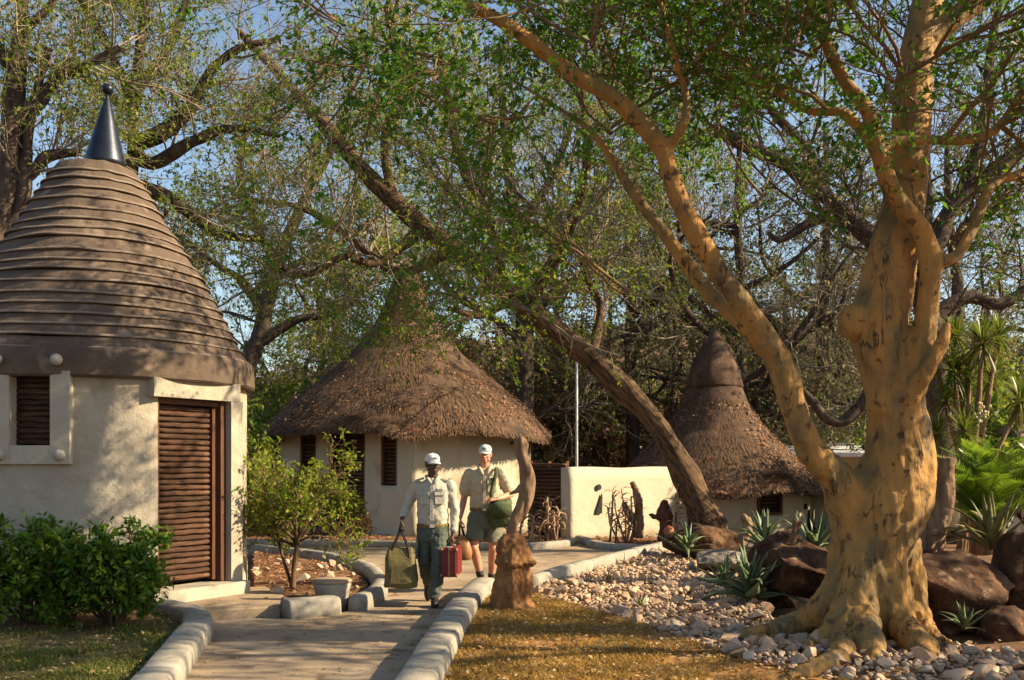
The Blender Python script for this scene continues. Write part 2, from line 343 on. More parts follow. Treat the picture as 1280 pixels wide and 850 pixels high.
# lawns, beds
lawnR = [np.array([-.4, 1.5, 0]), np.array([-.6, 4.5, 0]), G(540, 868), G(556, 832), G(578, 792), G(598, 768), G(614, 748), G(660, 744), G(692, 755), G(760, 772), G(850, 802), G(940, 836), G(1060, 862), np.array([4.5, 6.4, 0]), np.array([7, 5.5, 0]), np.array([7, 1.5, 0])]
kind(slab('lawn_dry', lawnR, -.1, .05, M('dry_lawn_soil', [(.22, .10, .03), (.34, .165, .05), (.40, .235, .085)], 3, 1, .8, 22)), 'structure')
lawnL = [np.array([-2.5, 1.5, 0]), np.array([-2.5, 4.5, 0]), G(150, 880), G(178, 850), G(214, 812), G(236, 793), G(228, 780), G(196, 771), G(140, 790), G(-200, 800), np.array([-9, 9, 0]), np.array([-9, 1.5, 0])]
kind(slab('lawn_green', lawnL, -.1, .05, M('green_lawn_soil', [(.07, .055, .02), (.13, .10, .035), (.2, .14, .05)], 3, 1, .6, 22)), 'structure')
bedS = [G(318, 694), G(400, 706), G(446, 720), G(460, 736), G(452, 752), G(430, 760), G(360, 766), G(318, 758)]
bed_s = kind(slab('planted_bed', bedS, -.1, .06, m_soil), 'structure')
bedH = [np.array([-9, 9.2, 0]), G(-200, 800), G(140, 788), G(196, 769), G(186, 755), np.array([-4.4, 11, 0]), np.array([-9, 11.5, 0])]
bed_h = kind(slab('shrub_bed', bedH, -.1, .07, m_soil), 'structure')
bedA = [G(724, 674), G(742, 681), G(775, 685), G(838, 687), np.array([4.6, 19.5, 0]), np.array([4.2, 21.5, 0]), np.array([1.2, 21.2, 0])]
kind(slab('aloe_bed', bedA, -.1, .03, m_soil), 'structure')
bedM = [G(640, 686), G(700, 682), G(714, 678), np.array([1.15, 21.1, 0]), np.array([-.2, 21.8, 0]), np.array([-2.2, 21.6, 0]), np.array([-5.6, 24, 0]), np.array([-6, 19.8, 0]), G(440, 681), G(520, 683)]
kind(slab('hut_bed', bedM, -.1, .03, m_soil), 'structure')

def blades(poly, n, h0, h1, z, w_=.006, seed=0, lean=.5):
    r = np.random.default_rng(seed); p = scatter(poly, n, r); cl = vn(np.c_[p, 0*p[:, 0]], 3., seed)
    cl2 = vn(np.c_[p, 0*p[:, 0]], 1.1, seed+50); keep = cl+1.3*cl2+r.normal(0, .35, len(p)) > -.3; p = p[keep]; k = len(p)
    a = r.uniform(0, 6.28, k); h = r.uniform(h0, h1, k); b = np.c_[p, np.full(k, z)]
    s = np.c_[np.cos(a), np.sin(a), 0*a]*(w_*r.uniform(.7, 1.5, k))[:, None]; ln = r.normal(0, lean, (k, 2))*h[:, None]
    t = b+np.c_[ln, h]; V = np.stack([b-s, b+s, t], 1).reshape(-1, 3); return V, np.arange(3*k).reshape(-1, 3)
nearR = [p for p in lawnR if p[1] > 5.5]+[np.array([5, 5.6, 0]), np.array([-.45, 5.6, 0])]
nearR = [np.array([-.42, 5.5, 0])]+lawnR[2:13]+[np.array([4.5, 5.5, 0])]
nearL = [np.array([-2.5, 5.5, 0])]+lawnL[2:10]+[np.array([-6.5, 5.5, 0])]
kind(tag(link('dry_grass', mesh_np('dry_grass', *blades(nearR, 80000, .012, .05, .048, .006, 1, .9)), m_grass_d), 'short golden dry grass on the lawn right of the path', 'grass'), 'stuff')
kind(tag(link('green_grass', mesh_np('green_grass', *blades(nearL, 75000, .02, .065, .048, .006, 2, .7)), m_grass_g), 'short green grass on the lawn left of the path', 'grass'), 'stuff')
def leafquads(c, d, n, l, w_, fold=.25):
    s = np.cross(d, n); s /= np.linalg.norm(s, axis=1)[:, None]+1e-9; up = np.cross(s, d)
    l = l[:, None]; w_ = w_[:, None]
    V = np.stack([c, c+d*l*.45+s*w_*.5+up*w_*fold, c+d*l, c+d*l*.45-s*w_*.5+up*w_*fold], 1).reshape(-1, 3)
    return V, np.arange(len(V)).reshape(-1, 4)
def unit(v): return v/(np.linalg.norm(v, axis=-1, keepdims=True)+1e-9)
def litter(name, label, poly, n, z, l0, l1, mat, seed):
    r = np.random.default_rng(seed); p = scatter(poly, n, r); k = len(p); a = r.uniform(0, 6.28, k)
    d = unit(np.c_[np.cos(a), np.sin(a), r.normal(0, .25, k)]); nn = unit(np.c_[r.normal(0, .35, (k, 2)), np.ones(k)])
    l = r.uniform(l0, l1, k); V, Fq = leafquads(np.c_[p, np.full(k, z)+r.uniform(.004, .02, k)], d, nn, l, l*r.uniform(.4, .65, k))
    return kind(tag(link(name, mesh_np(name, V, Fq), mat), label, 'leaf litter'), 'stuff')
litter('leaf_litter', 'dry fallen leaves strewn over the golden lawn', nearR, 5200, .06, .02, .06, m_litter, 3)
litter('leaf_litter', 'dry fallen leaves strewn over the green lawn', nearL, 1800, .07, .02, .06, m_litter, 4)
litter('leaf_litter', 'reddish fallen leaves in the planted bed by the round seat', bedS, 1500, .065, .03, .08, m_fallen, 5)
litter('leaf_litter', 'dry leaves under the shrubs at the hut wall', bedH, 1500, .075, .03, .07, m_fallen, 6)
litter('leaf_litter', 'few dry leaves blown onto the concrete path', [G(262, 800), G(300, 785), G(440, 766), G(600, 742), G(560, 785), G(500, 850), G(225, 850)], 160, -.004, .02, .05, m_litter, 7)
litter('leaf_litter', 'dry leaves along the foot of the middle hut', bedM, 1200, .035, .04, .10, m_fallen, 8)
litter('leaf_litter', 'dry leaves in the aloe bed at boundary wall', bedA, 900, .035, .04, .10, m_fallen, 9)

# stones
def hull_mesh(name, seed, n=13, flat=.7):
    r = np.random.default_rng(seed); bm = bmesh.new(); p = unit(r.normal(size=(n, 3)))*r.uniform(.75, 1.1, (n, 1))*np.array([1, r.uniform(.65, .95), flat*r.uniform(.8, 1.1)])
    for q in p: bm.verts.new(q*.5)
    g = bmesh.ops.convex_hull(bm, input=bm.verts[:]); bmesh.ops.delete(bm, geom=[e for e in g['geom_interior'] if isinstance(e, bmesh.types.BMVert)], context='VERTS')
    me = bpy.data.meshes.new(name); bm.to_mesh(me); bm.free(); return me
hulls = [hull_mesh('stone', 50+i) for i in range(14)]
for h in hulls: h.materials.append(m_stone)
bedR = [G(640, 748), G(668, 741), G(720, 723), G(790, 704), G(838, 692), G(890, 694), G(945, 706), G(975, 735), G(955, 765), G(975, 800), G(1060, 806), G(1165, 805), G(1200, 815), G(1300, 822), G(1320, 850), G(1300, 880), G(1060, 862), G(940, 838), G(850, 804), G(760, 774), G(690, 757)]
bed_r = kind(slab('stone_bed', bedR, -.1, .035, m_soil), 'structure')
def bed_h_at(p): return .035+.05*np.clip(vn(np.c_[p, 0*p[:, 0]], 1.1, 21)+.4, 0, 2)
r_ = np.random.default_rng(31); cand = scatter(bedR, 9000, r_); sel = []; grid = {}
for p in cand:
    s = (.055+.15*r_.random()**2.6)*(1.15 if p[1] < 11 else 1.); k = (int(p[0]/.15), int(p[1]/.15)); ok = True
    for a in (-1, 0, 1):
        for b in (-1, 0, 1):
            for q, t in grid.get((k[0]+a, k[1]+b), ()):
                if (q[0]-p[0])**2+(q[1]-p[1])**2 < (.46*(s+t))**2: ok = False
    if ok: grid.setdefault(k, []).append((p, s)); sel.append((p, s))
zz = bed_h_at(np.array([p for p, s in sel]))
inf = [abs((p[0]/p[1])*F) < 640 and p[1] > 7.4 for p, s in sel]
order = sorted(range(len(sel)), key=lambda i: -(sel[i][1]/sel[i][0][1])*(1 if inf[i] else .01))
for i in order[:300]:
    p, s = sel[i]; o = link('stone', hulls[i % 14], None, bed_r, (p[0], p[1], zz[i]+s*.16), 0, s*1.18)
    o.rotation_euler = (r_.uniform(-.4, .4), r_.uniform(-.4, .4), r_.uniform(0, 6.28))
VV, FF = [], []
base = [(get_co(h), [tuple(q.vertices) for q in h.polygons]) for h in hulls]; nb = 0
def rest(i, p, s, z):
    global nb
    v, f = base[i % 14]; R = np.array(Matrix.Rotation(r_.uniform(0, 6.28), 3, 'Z') @ Matrix.Rotation(r_.uniform(-.5, .5), 3, 'X'))
    VV.append((v*s*1.18) @ R.T+np.array([p[0], p[1], z])); FF.extend([[a+nb for a in q] for q in f]); nb += len(v)
for i in order[300:]: rest(i, sel[i][0], sel[i][1], zz[i]+sel[i][1]*.16)
ex = scatter(bedR, 5200, r_); ze = bed_h_at(ex)
for i, p in enumerate(ex): rest(i, p, r_.uniform(.025, .06), ze[i]+.006)
kind(link('stone_fill', mesh_np('stone_fill', np.vstack(VV), FF), m_stone_i, bed_r), 'stuff')
for bed, poly, n, s0, s1, z in ((bed_s, bedS, 26, .09, .24, .08), (bed_h, [G(100, 783), G(200, 766), G(192, 756), G(60, 768), G(-40, 790)], 22, .08, .2, .09)):
    for p in scatter(poly, n, r_):
        s = r_.uniform(s0, s1); o = link('stone', hulls[r_.integers(14)], None, bed, (p[0], p[1], z+s*.12), 0, s)
        o.rotation_euler = (r_.uniform(-.3, .3), r_.uniform(-.3, .3), r_.uniform(0, 6))

litter('leaf_litter', 'dry leaves caught between the pale stones of the bed', bedR, 1800, .10, .025, .06, m_litter, 12)

# ------------------------------------------------------------------ buildings
def wall_path(name, pts, thick, z0, z1, ops, mat, parent, closed=False, top=None, dz=.25, rough_amp=.012):
    """upright wall along a plan line; ops = openings (s0, s1, zb, zt) along its length; outside is to the right of the line"""
    P = np.array([p[:2] for p in pts], float); s = arclen(P); L = s[-1]
    cuts_ = set(np.round(np.linspace(0, L, max(2, int(L/.12))), 5)); zc = set(np.round(np.linspace(z0, z1, max(2, int((z1-z0)/dz)+1)), 5))
    for a, b, zb, zt in ops: cuts_ |= {round(a, 5), round(b, 5)}; zc |= {round(max(zb, z0), 5), round(min(zt, z1), 5)}
    S = sorted(cuts_); Z = sorted(zc); S = [S[0]]+[b for a, b in zip(S, S[1:]) if b-a > 1e-4]
    X = np.stack([np.interp(S, s, P[:, 0]), np.interp(S, s, P[:, 1])], 1)
    T = np.gradient(X, axis=0)
    if closed: T[0] = T[-1] = X[1]-X[-2]
    T /= np.linalg.norm(T, axis=1)[:, None]; Nn = np.stack([T[:, 1], -T[:, 0]], 1)
    nS, nZ = len(S), len(Z); V = np.zeros((nS, nZ, 2, 3))
    for j, z in enumerate(Z):
        for k in (0, 1):
            V[:, j, k, :2] = X-Nn*thick*k; V[:, j, k, 2] = z if (top is None or j < nZ-1) else top(np.array(S))
    nz_ = vn(V[:, :, 0].reshape(-1, 3), 1.6, 11).reshape(nS, nZ)*rough_amp
    V[:, :, 0, :2] += Nn[:, None, :]*nz_[:, :, None]
    idx = np.arange(nS*nZ*2).reshape(nS, nZ, 2); cell = np.ones((nS-1, nZ-1), bool)
    for a, b, zb, zt in ops:
        for i in range(nS-1):
            for j in range(nZ-1):
                if a-1e-4 < .5*(S[i]+S[i+1]) < b+1e-4 and zb < .5*(Z[j]+Z[j+1]) < zt: cell[i, j] = False
    fs = []
    def present(i, j):
        if closed: i %= nS-1
        return 0 <= i < nS-1 and 0 <= j < nZ-1 and cell[i, j]
    for i in range(nS-1):
        for j in range(nZ-1):
            if not cell[i, j]: continue
            a, b, c, d = (i, j), (i+1, j), (i+1, j+1), (i, j+1); q = lambda t, k: idx[t[0], t[1], k]
            fs.append((q(a, 0), q(b, 0), q(c, 0), q(d, 0))); fs.append((q(b, 1), q(a, 1), q(d, 1), q(c, 1)))
            for nb_, e0, e1 in (((i-1, j), d, a), ((i+1, j), b, c), ((i, j-1), a, b), ((i, j+1), c, d)):
                if not present(*nb_): fs.append((q(e1, 0), q(e0, 0), q(e0, 1), q(e1, 1)))
    me = mesh_np(name, V.reshape(-1, 3), fs); return link(name, me, mat, parent)
def arc(cx, cy, R, a0, a1, n=90):                                        # angle 0 faces the camera (-Y), positive to +X
    a = np.radians(np.linspace(a0, a1, n)); return np.stack([cx+R*np.sin(a), cy-R*np.cos(a)], 1)
def slat_set(parent, p0, p1, z0, z1, n, mat, r0, name='slat', seed=0, normal=None):
    """n horizontal poles between two plan points"""
    p0, p1 = np.array(p0, float), np.array(p1, float); L = np.linalg.norm(p1-p0); ang = math.atan2(p1[1]-p0[1], p1[0]-p0[0]); r = np.random.default_rng(seed)
    mids = []
    for v in range(4):
        t = np.linspace(-L/2, L/2, 7); pts = np.c_[t, r.normal(0, .002, 7), r.normal(0, .0022, 7)]; mb = MB(); mb.tube(pts, r0*r.uniform(.88, 1.08, 7), 7)
        me = mb.mesh(name, True); me.materials.append(mat); mids.append(me)
    for i in range(n):
        z = z0+(z1-z0)*(i+.5)/n; o = link(name, mids[i % 4], None, parent, ((p0[0]+p1[0])/2, (p0[1]+p1[1])/2, z), ang+(math.pi if r.random() < .5 else 0))
        o.rotation_euler.y = r.normal(0, .006)
def frame_box(mb, ang, c, R, s0, s1, z0, z1, d0, d1):
    """box in a frame tangent to the hut at angle ang: s along the wall, d outwards"""
    t = np.array([math.cos(ang), math.sin(ang)]); n = np.array([math.sin(ang), -math.cos(ang)]); p = np.array(c)+n*R
    m = p+t*(s0+s1)/2+n*(d0+d1)/2; mb.box((m[0], m[1], (z0+z1)/2), (s1-s0, d1-d0, z1-z0), ang)

# --- left hut with stepped roof
HX, HY, HR = -4.99, 12.0, 1.75
hut = thing('round_hut', 'round cream hut with stepped brown plaster roof and slatted door behind two shrubs', 'hut', (0, 0, 0))
n_ = 361; a_all = arc(HX, HY, HR, -180, 180, n_)
def so_(th): return HR*rad(th+180)
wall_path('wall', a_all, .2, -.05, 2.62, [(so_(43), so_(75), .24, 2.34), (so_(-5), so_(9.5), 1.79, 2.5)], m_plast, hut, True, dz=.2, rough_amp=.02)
DA = rad(59); dc = (HX, HY)
mb = MB()
Rf = HR*math.cos(rad(16))
frame_box(mb, DA, dc, Rf, -.60, .62, 2.32, 2.525, -.12, .085)               # lintel
frame_box(mb, DA, dc, Rf, .485, .66, -.02, 2.318, -.12, .08)                  # jamb
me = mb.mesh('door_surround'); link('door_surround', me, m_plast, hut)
door = link('door', None, None, hut)
mb = MB(); frame_box(mb, DA, dc, Rf, -.52, -.45, .26, 2.315, -.16, -.02); frame_box(mb, DA, dc, Rf, .40, .475, .26, 2.315, -.16, .0); frame_box(mb, DA, dc, Rf, -.448, .398, 2.255, 2.312, -.15, -.03)
mb.obj('frame', m_frame, door)
tt = np.array([math.cos(DA), math.sin(DA)]); nn = np.array([math.sin(DA), -math.cos(DA)]); pc = np.array(dc)+nn*(Rf-.115)
slat_set(door, pc-tt*.44, pc+tt*.36, .30, 2.25, 31, m_slat, .0285, seed=3)
mb = MB(); frame_box(mb, DA, dc, Rf, -.45, .40, .28, 2.26, -.2, -.165); mb.obj('backing_board', m_darkwood, door)
mb = MB(); frame_box(mb, DA, dc, Rf, .33, .398, .28, 2.25, -.15, -.06); mb.obj('stile', m_frame, door)
mb = MB(); frame_box(mb, DA, dc, Rf, -.70, .66, -.03, .25, -.20, .20); me = mb.mesh('threshold'); link('threshold', me, m_trim, hut)
win = link('window', None, None, hut); WA = rad(2.2); Rw = HR*math.cos(rad(8))
mb = MB(); frame_box(mb, WA, dc, HR, -.40, -.205, 1.60, 2.55, -.07, .055); frame_box(mb, WA, dc, HR, .205, .40, 1.60, 2.55, -.07, .055); frame_box(mb, WA, dc, HR, -.203, .203, 1.60, 1.79, -.07, .053)
mb.obj('frame', m_trim, win)
pc = np.array(dc)+np.array([math.sin(WA), -math.cos(WA)])*(HR-.13); tw = np.array([math.cos(WA), math.sin(WA)])
slat_set(win, pc-tw*.2, pc+tw*.2, 1.80, 2.5, 12, m_slat, .03, seed=4)
mb = MB(); frame_box(mb, WA, dc, HR, -.24, .24, 1.76, 2.54, -.22, -.18); mb.obj('backing_board', m_darkwood, win)
for (s_, z_, d_) in ((-.30, 1.69, .055), (.30, 1.69, .055), (-.30, 2.66, .13), (.30, 2.66, .13)):
    p = np.array(dc)+np.array([math.sin(WA), -math.cos(WA)])*(HR+d_)+tw*s_
    mb = MB(); mb.ell((p[0], p[1], z_), (.06, .055, .06)); mb.obj('knob', m_trim, hut, True)
# roof: eave band and stepped rings
roof = link('roof', None, None, hut)
prof = np.array([(1.86, 2.53), (1.80, 2.80), (1.65, 3.0), (1.42, 3.46), (1.15, 3.94), (.84, 4.42), (.62, 4.81), (.44, 5.12)])
def pr(z): return np.interp(z, prof[:, 1], prof[:, 0])
def ring_mesh(name, p2, seed, k=120, amp=.016):
    mb = MB(); mb.lathe(p2, k, False); me = mb.mesh(name, True); V = get_co(me); th = np.arctan2(V[:, 1], V[:, 0])
    q = np.c_[np.cos(th)*3, np.sin(th)*3, np.full(len(V), seed*.7)]; r0 = np.hypot(V[:, 0], V[:, 1])
    q0 = np.c_[np.cos(th)*3, np.sin(th)*3, V[:, 2]*.6]; rr = r0+amp*1.6*vn(q0, .8, 77)+amp*.3*vn(V, 6, seed+40)+amp*.25*vn(q, 1., seed); V[:, 0] *= rr/np.maximum(r0, 1e-6); V[:, 1] *= rr/np.maximum(r0, 1e-6)
    V[:, 2] += .012*vn(np.c_[q[:, :2], 0*th], .9, seed+9); set_co(me, V); me.set_sharp_from_angle(angle=rad(38)); return me
link('eave_band', ring_mesh('eave_band', [(1.70, 2.50), (1.82, 2.502), (1.845, 2.525), (1.842, 2.66), (1.825, 2.80), (1.815, 2.812), (1.68, 2.82)], 1, amp=.012), m_mud, roof, (HX, HY, 0))
NR = 18; ze_ = np.linspace(2.80, 5.12, NR+1)+np.concatenate([[0], np.random.default_rng(5).uniform(-.02, .02, NR-1), [0]])
for i in range(NR):
    z0_, z1_ = ze_[i], ze_[i+1]; rb, rt = pr(z0_)-(.02 if i == 0 else 0), pr(z1_); sl_ = rb-rt
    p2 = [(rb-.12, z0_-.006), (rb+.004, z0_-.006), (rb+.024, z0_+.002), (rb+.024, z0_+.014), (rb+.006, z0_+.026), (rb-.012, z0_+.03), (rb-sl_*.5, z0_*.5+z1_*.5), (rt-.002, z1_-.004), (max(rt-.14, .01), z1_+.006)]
    if i == NR-1: p2 = p2[:-1]+[(rt-.03, z1_+.02), (.15, z1_+.035), (.002, z1_+.04)]
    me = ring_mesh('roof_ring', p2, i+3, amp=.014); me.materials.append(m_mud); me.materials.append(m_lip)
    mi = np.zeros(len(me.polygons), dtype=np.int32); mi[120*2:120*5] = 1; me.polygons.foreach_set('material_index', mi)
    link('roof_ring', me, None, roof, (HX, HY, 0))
fin = link('finial', None, None, hut, (HX+.1, HY, 5.08)); fin.rotation_euler = (0, rad(2), 0)
mb = MB(); mb.lathe([(.10, 0), (.10, .1), (.21, .085), (.235, .12), (.232, .15), (.20, .27), (.11, .62), (.03, .90), (.02, .92), (.018, .97)], 32, True); mb.obj('cone', m_steel, fin, True)
mb = MB(); mb.ell((0, 0, 1.02), (.07, .07, .065), None, 18, 11); mb.obj('ball', m_steel, fin, True)
# apron in front of the door
apr = [G(186, 768), G(250, 775), G(362, 768), G(356, 752), np.array([-3.0, 12.2, 0]), np.array([-3.6, 12.0, 0]), np.array([-4.0, 10.7, 0])]
kind(slab('door_apron', apr, -.1, .11, m_path, None, .03), 'structure')
# round tapered concrete seat
sp = G(411, 763); seat = thing('concrete_seat', 'low tapered round concrete seat with flat top beside path kerb', 'seat', (sp[0], sp[1]+.2, 0))
mb = MB(); mb.lathe([(.165, -.02), (.175, .1), (.195, .2), (.215, .262), (.205, .285)], 28, True); roughen_me = mb.mesh('pedestal', True); roughen(roughen_me, .008, 6, 2); link('pedestal', roughen_me, m_kerb, seat)
mb = MB(); mb.lathe([(.2, .284), (.222, .29), (.222, .312), (.20, .325), (.01, .33)], 28, True); mb.obj('seat_top', m_path, seat, True)

# --- thatched huts
def thatch_roof(parent, cx, cy, prof, eave_fn, seed, straw, fallen, cap=None, lit_leaf=None):
    """prof: (r, z) from eave to tip; eave_fn(theta) -> height offset at the eave"""
    prof = np.array(prof, float); n, k = 60, 150; s = arclen(prof); t = np.linspace(0, s[-1], n)
    pr_ = np.interp(t, s, prof[:, 0]); pz = np.interp(t, s, prof[:, 1]); th = np.arange(k)*2*math.pi/k
    R = np.repeat(pr_[:, None], k, 1); Z = np.repeat(pz[:, None], k, 1); fall = np.exp(-(t/.55)**2)
    Z = Z+fall[:, None]*eave_fn(th)[None, :]
    P = np.stack([R*np.cos(th), R*np.sin(th), Z], -1).reshape(-1, 3)
    d = (.035*vn(P, 1.1, seed)+.025*vn(P*np.array([1, 1, .5]), 4., seed+1)).reshape(n, k)*np.clip(R/1.2, .1, 1); R2 = R+d
    # eave thickness: underside ring
    U = np.stack([(R2[0]-.05)*np.cos(th), (R2[0]-.05)*np.sin(th), Z[0]-.11], -1); U2 = np.stack([(R2[0]-.55)*np.cos(th), (R2[0]-.55)*np.sin(th), Z[0]+.12], -1); U3 = np.stack([R2[0]*.3*np.cos(th), R2[0]*.3*np.sin(th), np.full(k, pz[0]+1.0)], -1)
    A = np.concatenate([U3[None], U2[None], U[None], np.stack([R2*np.cos(th), R2*np.sin(th), Z+.3*d], -1)], 0)
    idx = np.arange(A.shape[0]*k).reshape(-1, k); nx_ = np.roll(idx, -1, 1)
    Fq = np.stack([idx[:-1], nx_[:-1], nx_[1:], idx[1:]], -1).reshape(-1, 4)
    me = mesh_np('roof', A.reshape(-1, 3), Fq, True); ro = link('roof', me, m_thatch, parent, (cx, cy, 0))
    r = np.random.default_rng(seed)
    def on(nn_, ex=1.):
        u = r.random(nn_); tt_ = (1-np.sqrt(1-u*.985))*s[-1] if ex == 1 else s[-1]*u**ex
        aa = r.uniform(0, 2*math.pi, nn_); rr = np.interp(tt_, t, pr_); z = np.interp(tt_, t, pz)+np.exp(-(tt_/.55)**2)*np.interp(aa, np.append(th, 2*math.pi), np.append(eave_fn(th), eave_fn(th)[:1]))
        rr2 = np.interp(tt_+.05, t, pr_); z2 = np.interp(tt_+.05, t, pz); sl_ = unit(np.stack([(rr-rr2)*np.cos(aa), (rr-rr2)*np.sin(aa), z-z2], 1)); tan = np.stack([-np.sin(aa), np.cos(aa), 0*aa], 1)
        nrm = np.cross(tan, -sl_); nrm *= np.sign(nrm[:, 2:3]+.2*(nrm[:, :1]*np.cos(aa)[:, None])); return np.stack([rr*np.cos(aa), rr*np.sin(aa), z], 1), sl_, tan, nrm
    c, sl_, tan, nrm = on(straw); l = r.uniform(.07, .2, straw); w2 = r.uniform(.004, .009, straw); d_ = unit(sl_+tan*r.normal(0, .12, (straw, 1))+nrm*r.normal(.02, .04, (straw, 1)))
    c = c+nrm*r.uniform(.0, .022, (straw, 1)); sd = tan*w2[:, None]; e_ = c+d_*l[:, None]
    V = np.stack([c-sd, c+sd, e_+sd*.5, e_-sd*.5], 1).reshape(-1, 3)
    # fringe at the eave
    nf = straw//4; aa = r.uniform(0, 2*math.pi, nf); ei = np.interp(aa, np.append(th, 2*math.pi), np.append(eave_fn(th), eave_fn(th)[:1])); e0 = np.stack([(pr_[0]+r.uniform(-.06, .03, nf))*np.cos(aa), (pr_[0]+r.uniform(-.06, .03, nf))*np.sin(aa), pz[0]+ei-r.uniform(0, .10, nf)], 1)
    tan = np.stack([-np.sin(aa), np.cos(aa), 0*aa], 1); dd = unit(np.stack([np.cos(aa)*.6, np.sin(aa)*.6, np.full(nf, -.7)], 1)+r.normal(0, .15, (nf, 3))); e1 = e0+dd*r.uniform(.02, .07, nf)[:, None]; sd = tan*.008
    V = np.vstack([V, np.stack([e0-sd, e0+sd, e1+sd*.5, e1-sd*.5], 1).reshape(-1, 3)])
    kind(link('straw', mesh_np('straw', V, np.arange(len(V)).reshape(-1, 4)), m_straw, ro), 'stuff')
    if fallen:
        c, sl_, tan, nrm = on(fallen); d_ = unit(r.normal(size=(fallen, 3))-0); d_ = unit(d_-nrm*(d_*nrm).sum(1)[:, None]*.8); l = r.uniform(.04, .09, fallen)
        keep = vn(c, 1.1, seed+5)+.5*vn(c, 3., seed+6)+r.normal(0, .25, fallen) > .0
        V, Fq = leafquads((c+nrm*.055)[keep], d_[keep], nrm[keep], l[keep], l[keep]*.6); kind(link('fallen_leaves', mesh_np('fallen_leaves', V, Fq), m_fallen_d, ro), 'stuff')
    return ro
# middle hut
MX, MY, MR = -2.6, 24.7, 3.0
hut2 = thing('thatched_hut', 'round hut with wide brown thatched roof and slatted door behind the walking people', 'hut')
B_ = np.array([-2.17, 21.73]); A_ = np.array([-5.53, 24.2])
aB = math.degrees(math.atan2(B_[0]-MX, -(B_[1]-MY))); aA = math.degrees(math.atan2(A_[0]-MX, -(A_[1]-MY)))+360
D_ = np.array([.30, 23.75])
aD = math.degrees(math.atan2(D_[0]-MX, -(D_[1]-MY)))
wall_path('wall', np.vstack([np.array([B_+(D_-B_)*t+np.array([.63, -.77])*.12*math.sin(math.pi*t) for t in np.linspace(0, 1, 24)]), arc(MX, MY, np.linalg.norm(D_-np.array([MX, MY])), aD, aA, 100)[1:]]), .22, -.05, 2.6, [], m_plast2, hut2, False, dz=.3, rough_amp=.02)
def tch(px): q = (px-640)/F; d = B_-A_; return (q*A_[1]-A_[0])/(d[0]-q*d[1])
Lc = np.linalg.norm(B_-A_); chn = np.array([-(B_-A_)[1]*-1, 0]); dch = (B_-A_)/Lc; och = np.array([dch[1], -dch[0]])
ops = [(tch(375)*Lc, tch(395)*Lc, 1.22, 2.3), (tch(412)*Lc, tch(456)*Lc, .02, 2.3), (tch(476)*Lc, tch(496)*Lc, 1.12, 2.3)]
wall_path('front_wall', np.array([A_+dch*Lc*t for t in np.linspace(0, 1, 40)]), .22, -.05, 2.6, ops, m_plast2, hut2, False, dz=.3, rough_amp=.008)
for i, (s0, s1, zb, zt) in enumerate(ops):
    o = link('door' if i == 1 else 'window', None, None, hut2); q0 = A_+dch*(s0+.02)-och*.12; q1 = A_+dch*(s1-.02)-och*.12
    slat_set(o, q0, q1, zb+.02, zt-.02, int((zt-zb)/.085), m_slat, .042, seed=20+i)
    mid = (q0+q1)/2-och*.07; mb = MB(); mb.box((mid[0], mid[1], (zb+zt)/2), (s1-s0-.01, .03, zt-zb-.01), math.atan2(dch[1], dch[0])); mb.obj('backing_board', m_darkwood, o)
    mb = MB()
    for s in (s0+.03, s1-.03): p = A_+dch*s-och*.05; mb.box((p[0], p[1], (zb+zt)/2), (.055, .08, zt-zb-.012), math.atan2(dch[1], dch[0]))
    mb.obj('frame', m_frame, o)
def eave2(th):                                                            # th measured from +X anticlockwise; camera side is -90 deg
    a = (np.degrees(th)+180) % 360-180
    return -.16*np.exp(-((a+84)/9)**2)+.06*np.sin(th*3+1)+.03*np.sin(th*7)+.10*np.exp(-((a+60)/14)**2)-.12*np.exp(-((a+15)/20)**2)
thatch_roof(hut2, MX, MY, [(3.55, 2.32), (3.26, 2.64), (2.86, 3.04), (2.02, 3.72), (1.3, 4.36), (.8, 5.0), (.5, 5.6), (.36, 6.1), (.2, 6.5), (.01, 6.75)], eave2, 61, 26000, 7500)
mb = MB(); mb.box((MX-.8, MY-2.95, 2.28), (.05, .5, .06), .2); mb.obj('rafter_end', m_frame, hut2)
lp = W(640, 567, 23); mb = MB(); mb.box((lp[0]+.05, lp[1]-.25, lp[2]+.24), (.2, .08, .06)); mb.obj('wall_lamp', m_black, hut2)
# right hut
RX, RY, RR_ = 5.06, 25.0, 2.35
hut3 = thing('thatched_hut', 'small white hut with tall pointed thatch roof behind the stone bed', 'hut')
wA = 20.4
wall_path('wall', arc(RX, RY, RR_, -180, 180, 140), .2, -.65, 1.2, [(RR_*rad(wA+180-7.2), RR_*rad(wA+180+7.2), .50, 1.00)], m_plast2, hut3, True, dz=.3, rough_amp=.015)
wn = link('window', None, None, hut3); ra = rad(wA); c3 = (RX, RY)
mb = MB(); frame_box(mb, ra, c3, RR_, -.33, -.27, .44, 1.06, -.1, .03); frame_box(mb, ra, c3, RR_, .27, .33, .44, 1.06, -.1, .03); frame_box(mb, ra, c3, RR_, -.268, .268, .44, .50, -.1, .035); frame_box(mb, ra, c3, RR_, -.268, .268, 1.0, 1.06, -.1, .03); mb.obj('frame', m_frame, wn)
t3 = np.array([math.cos(ra), math.sin(ra)]); p3 = np.array(c3)+np.array([math.sin(ra), -math.cos(ra)])*(RR_-.11)
slat_set(wn, p3-t3*.27, p3+t3*.27, .5, 1., 6, m_slat, .035, seed=33)
mb = MB(); frame_box(mb, ra, c3, RR_, -.28, .28, .47, 1.03, -.24, -.2); mb.obj('backing_board', m_darkwood, wn)
def eave3(th):
    a = (np.degrees(th)+180) % 360-180
    return -.06*np.exp(-((a+95)/16)**2)+.05*np.exp(-((a+66)/16)**2)+.03*np.sin(th*4+.5)+.02*np.sin(th*9)
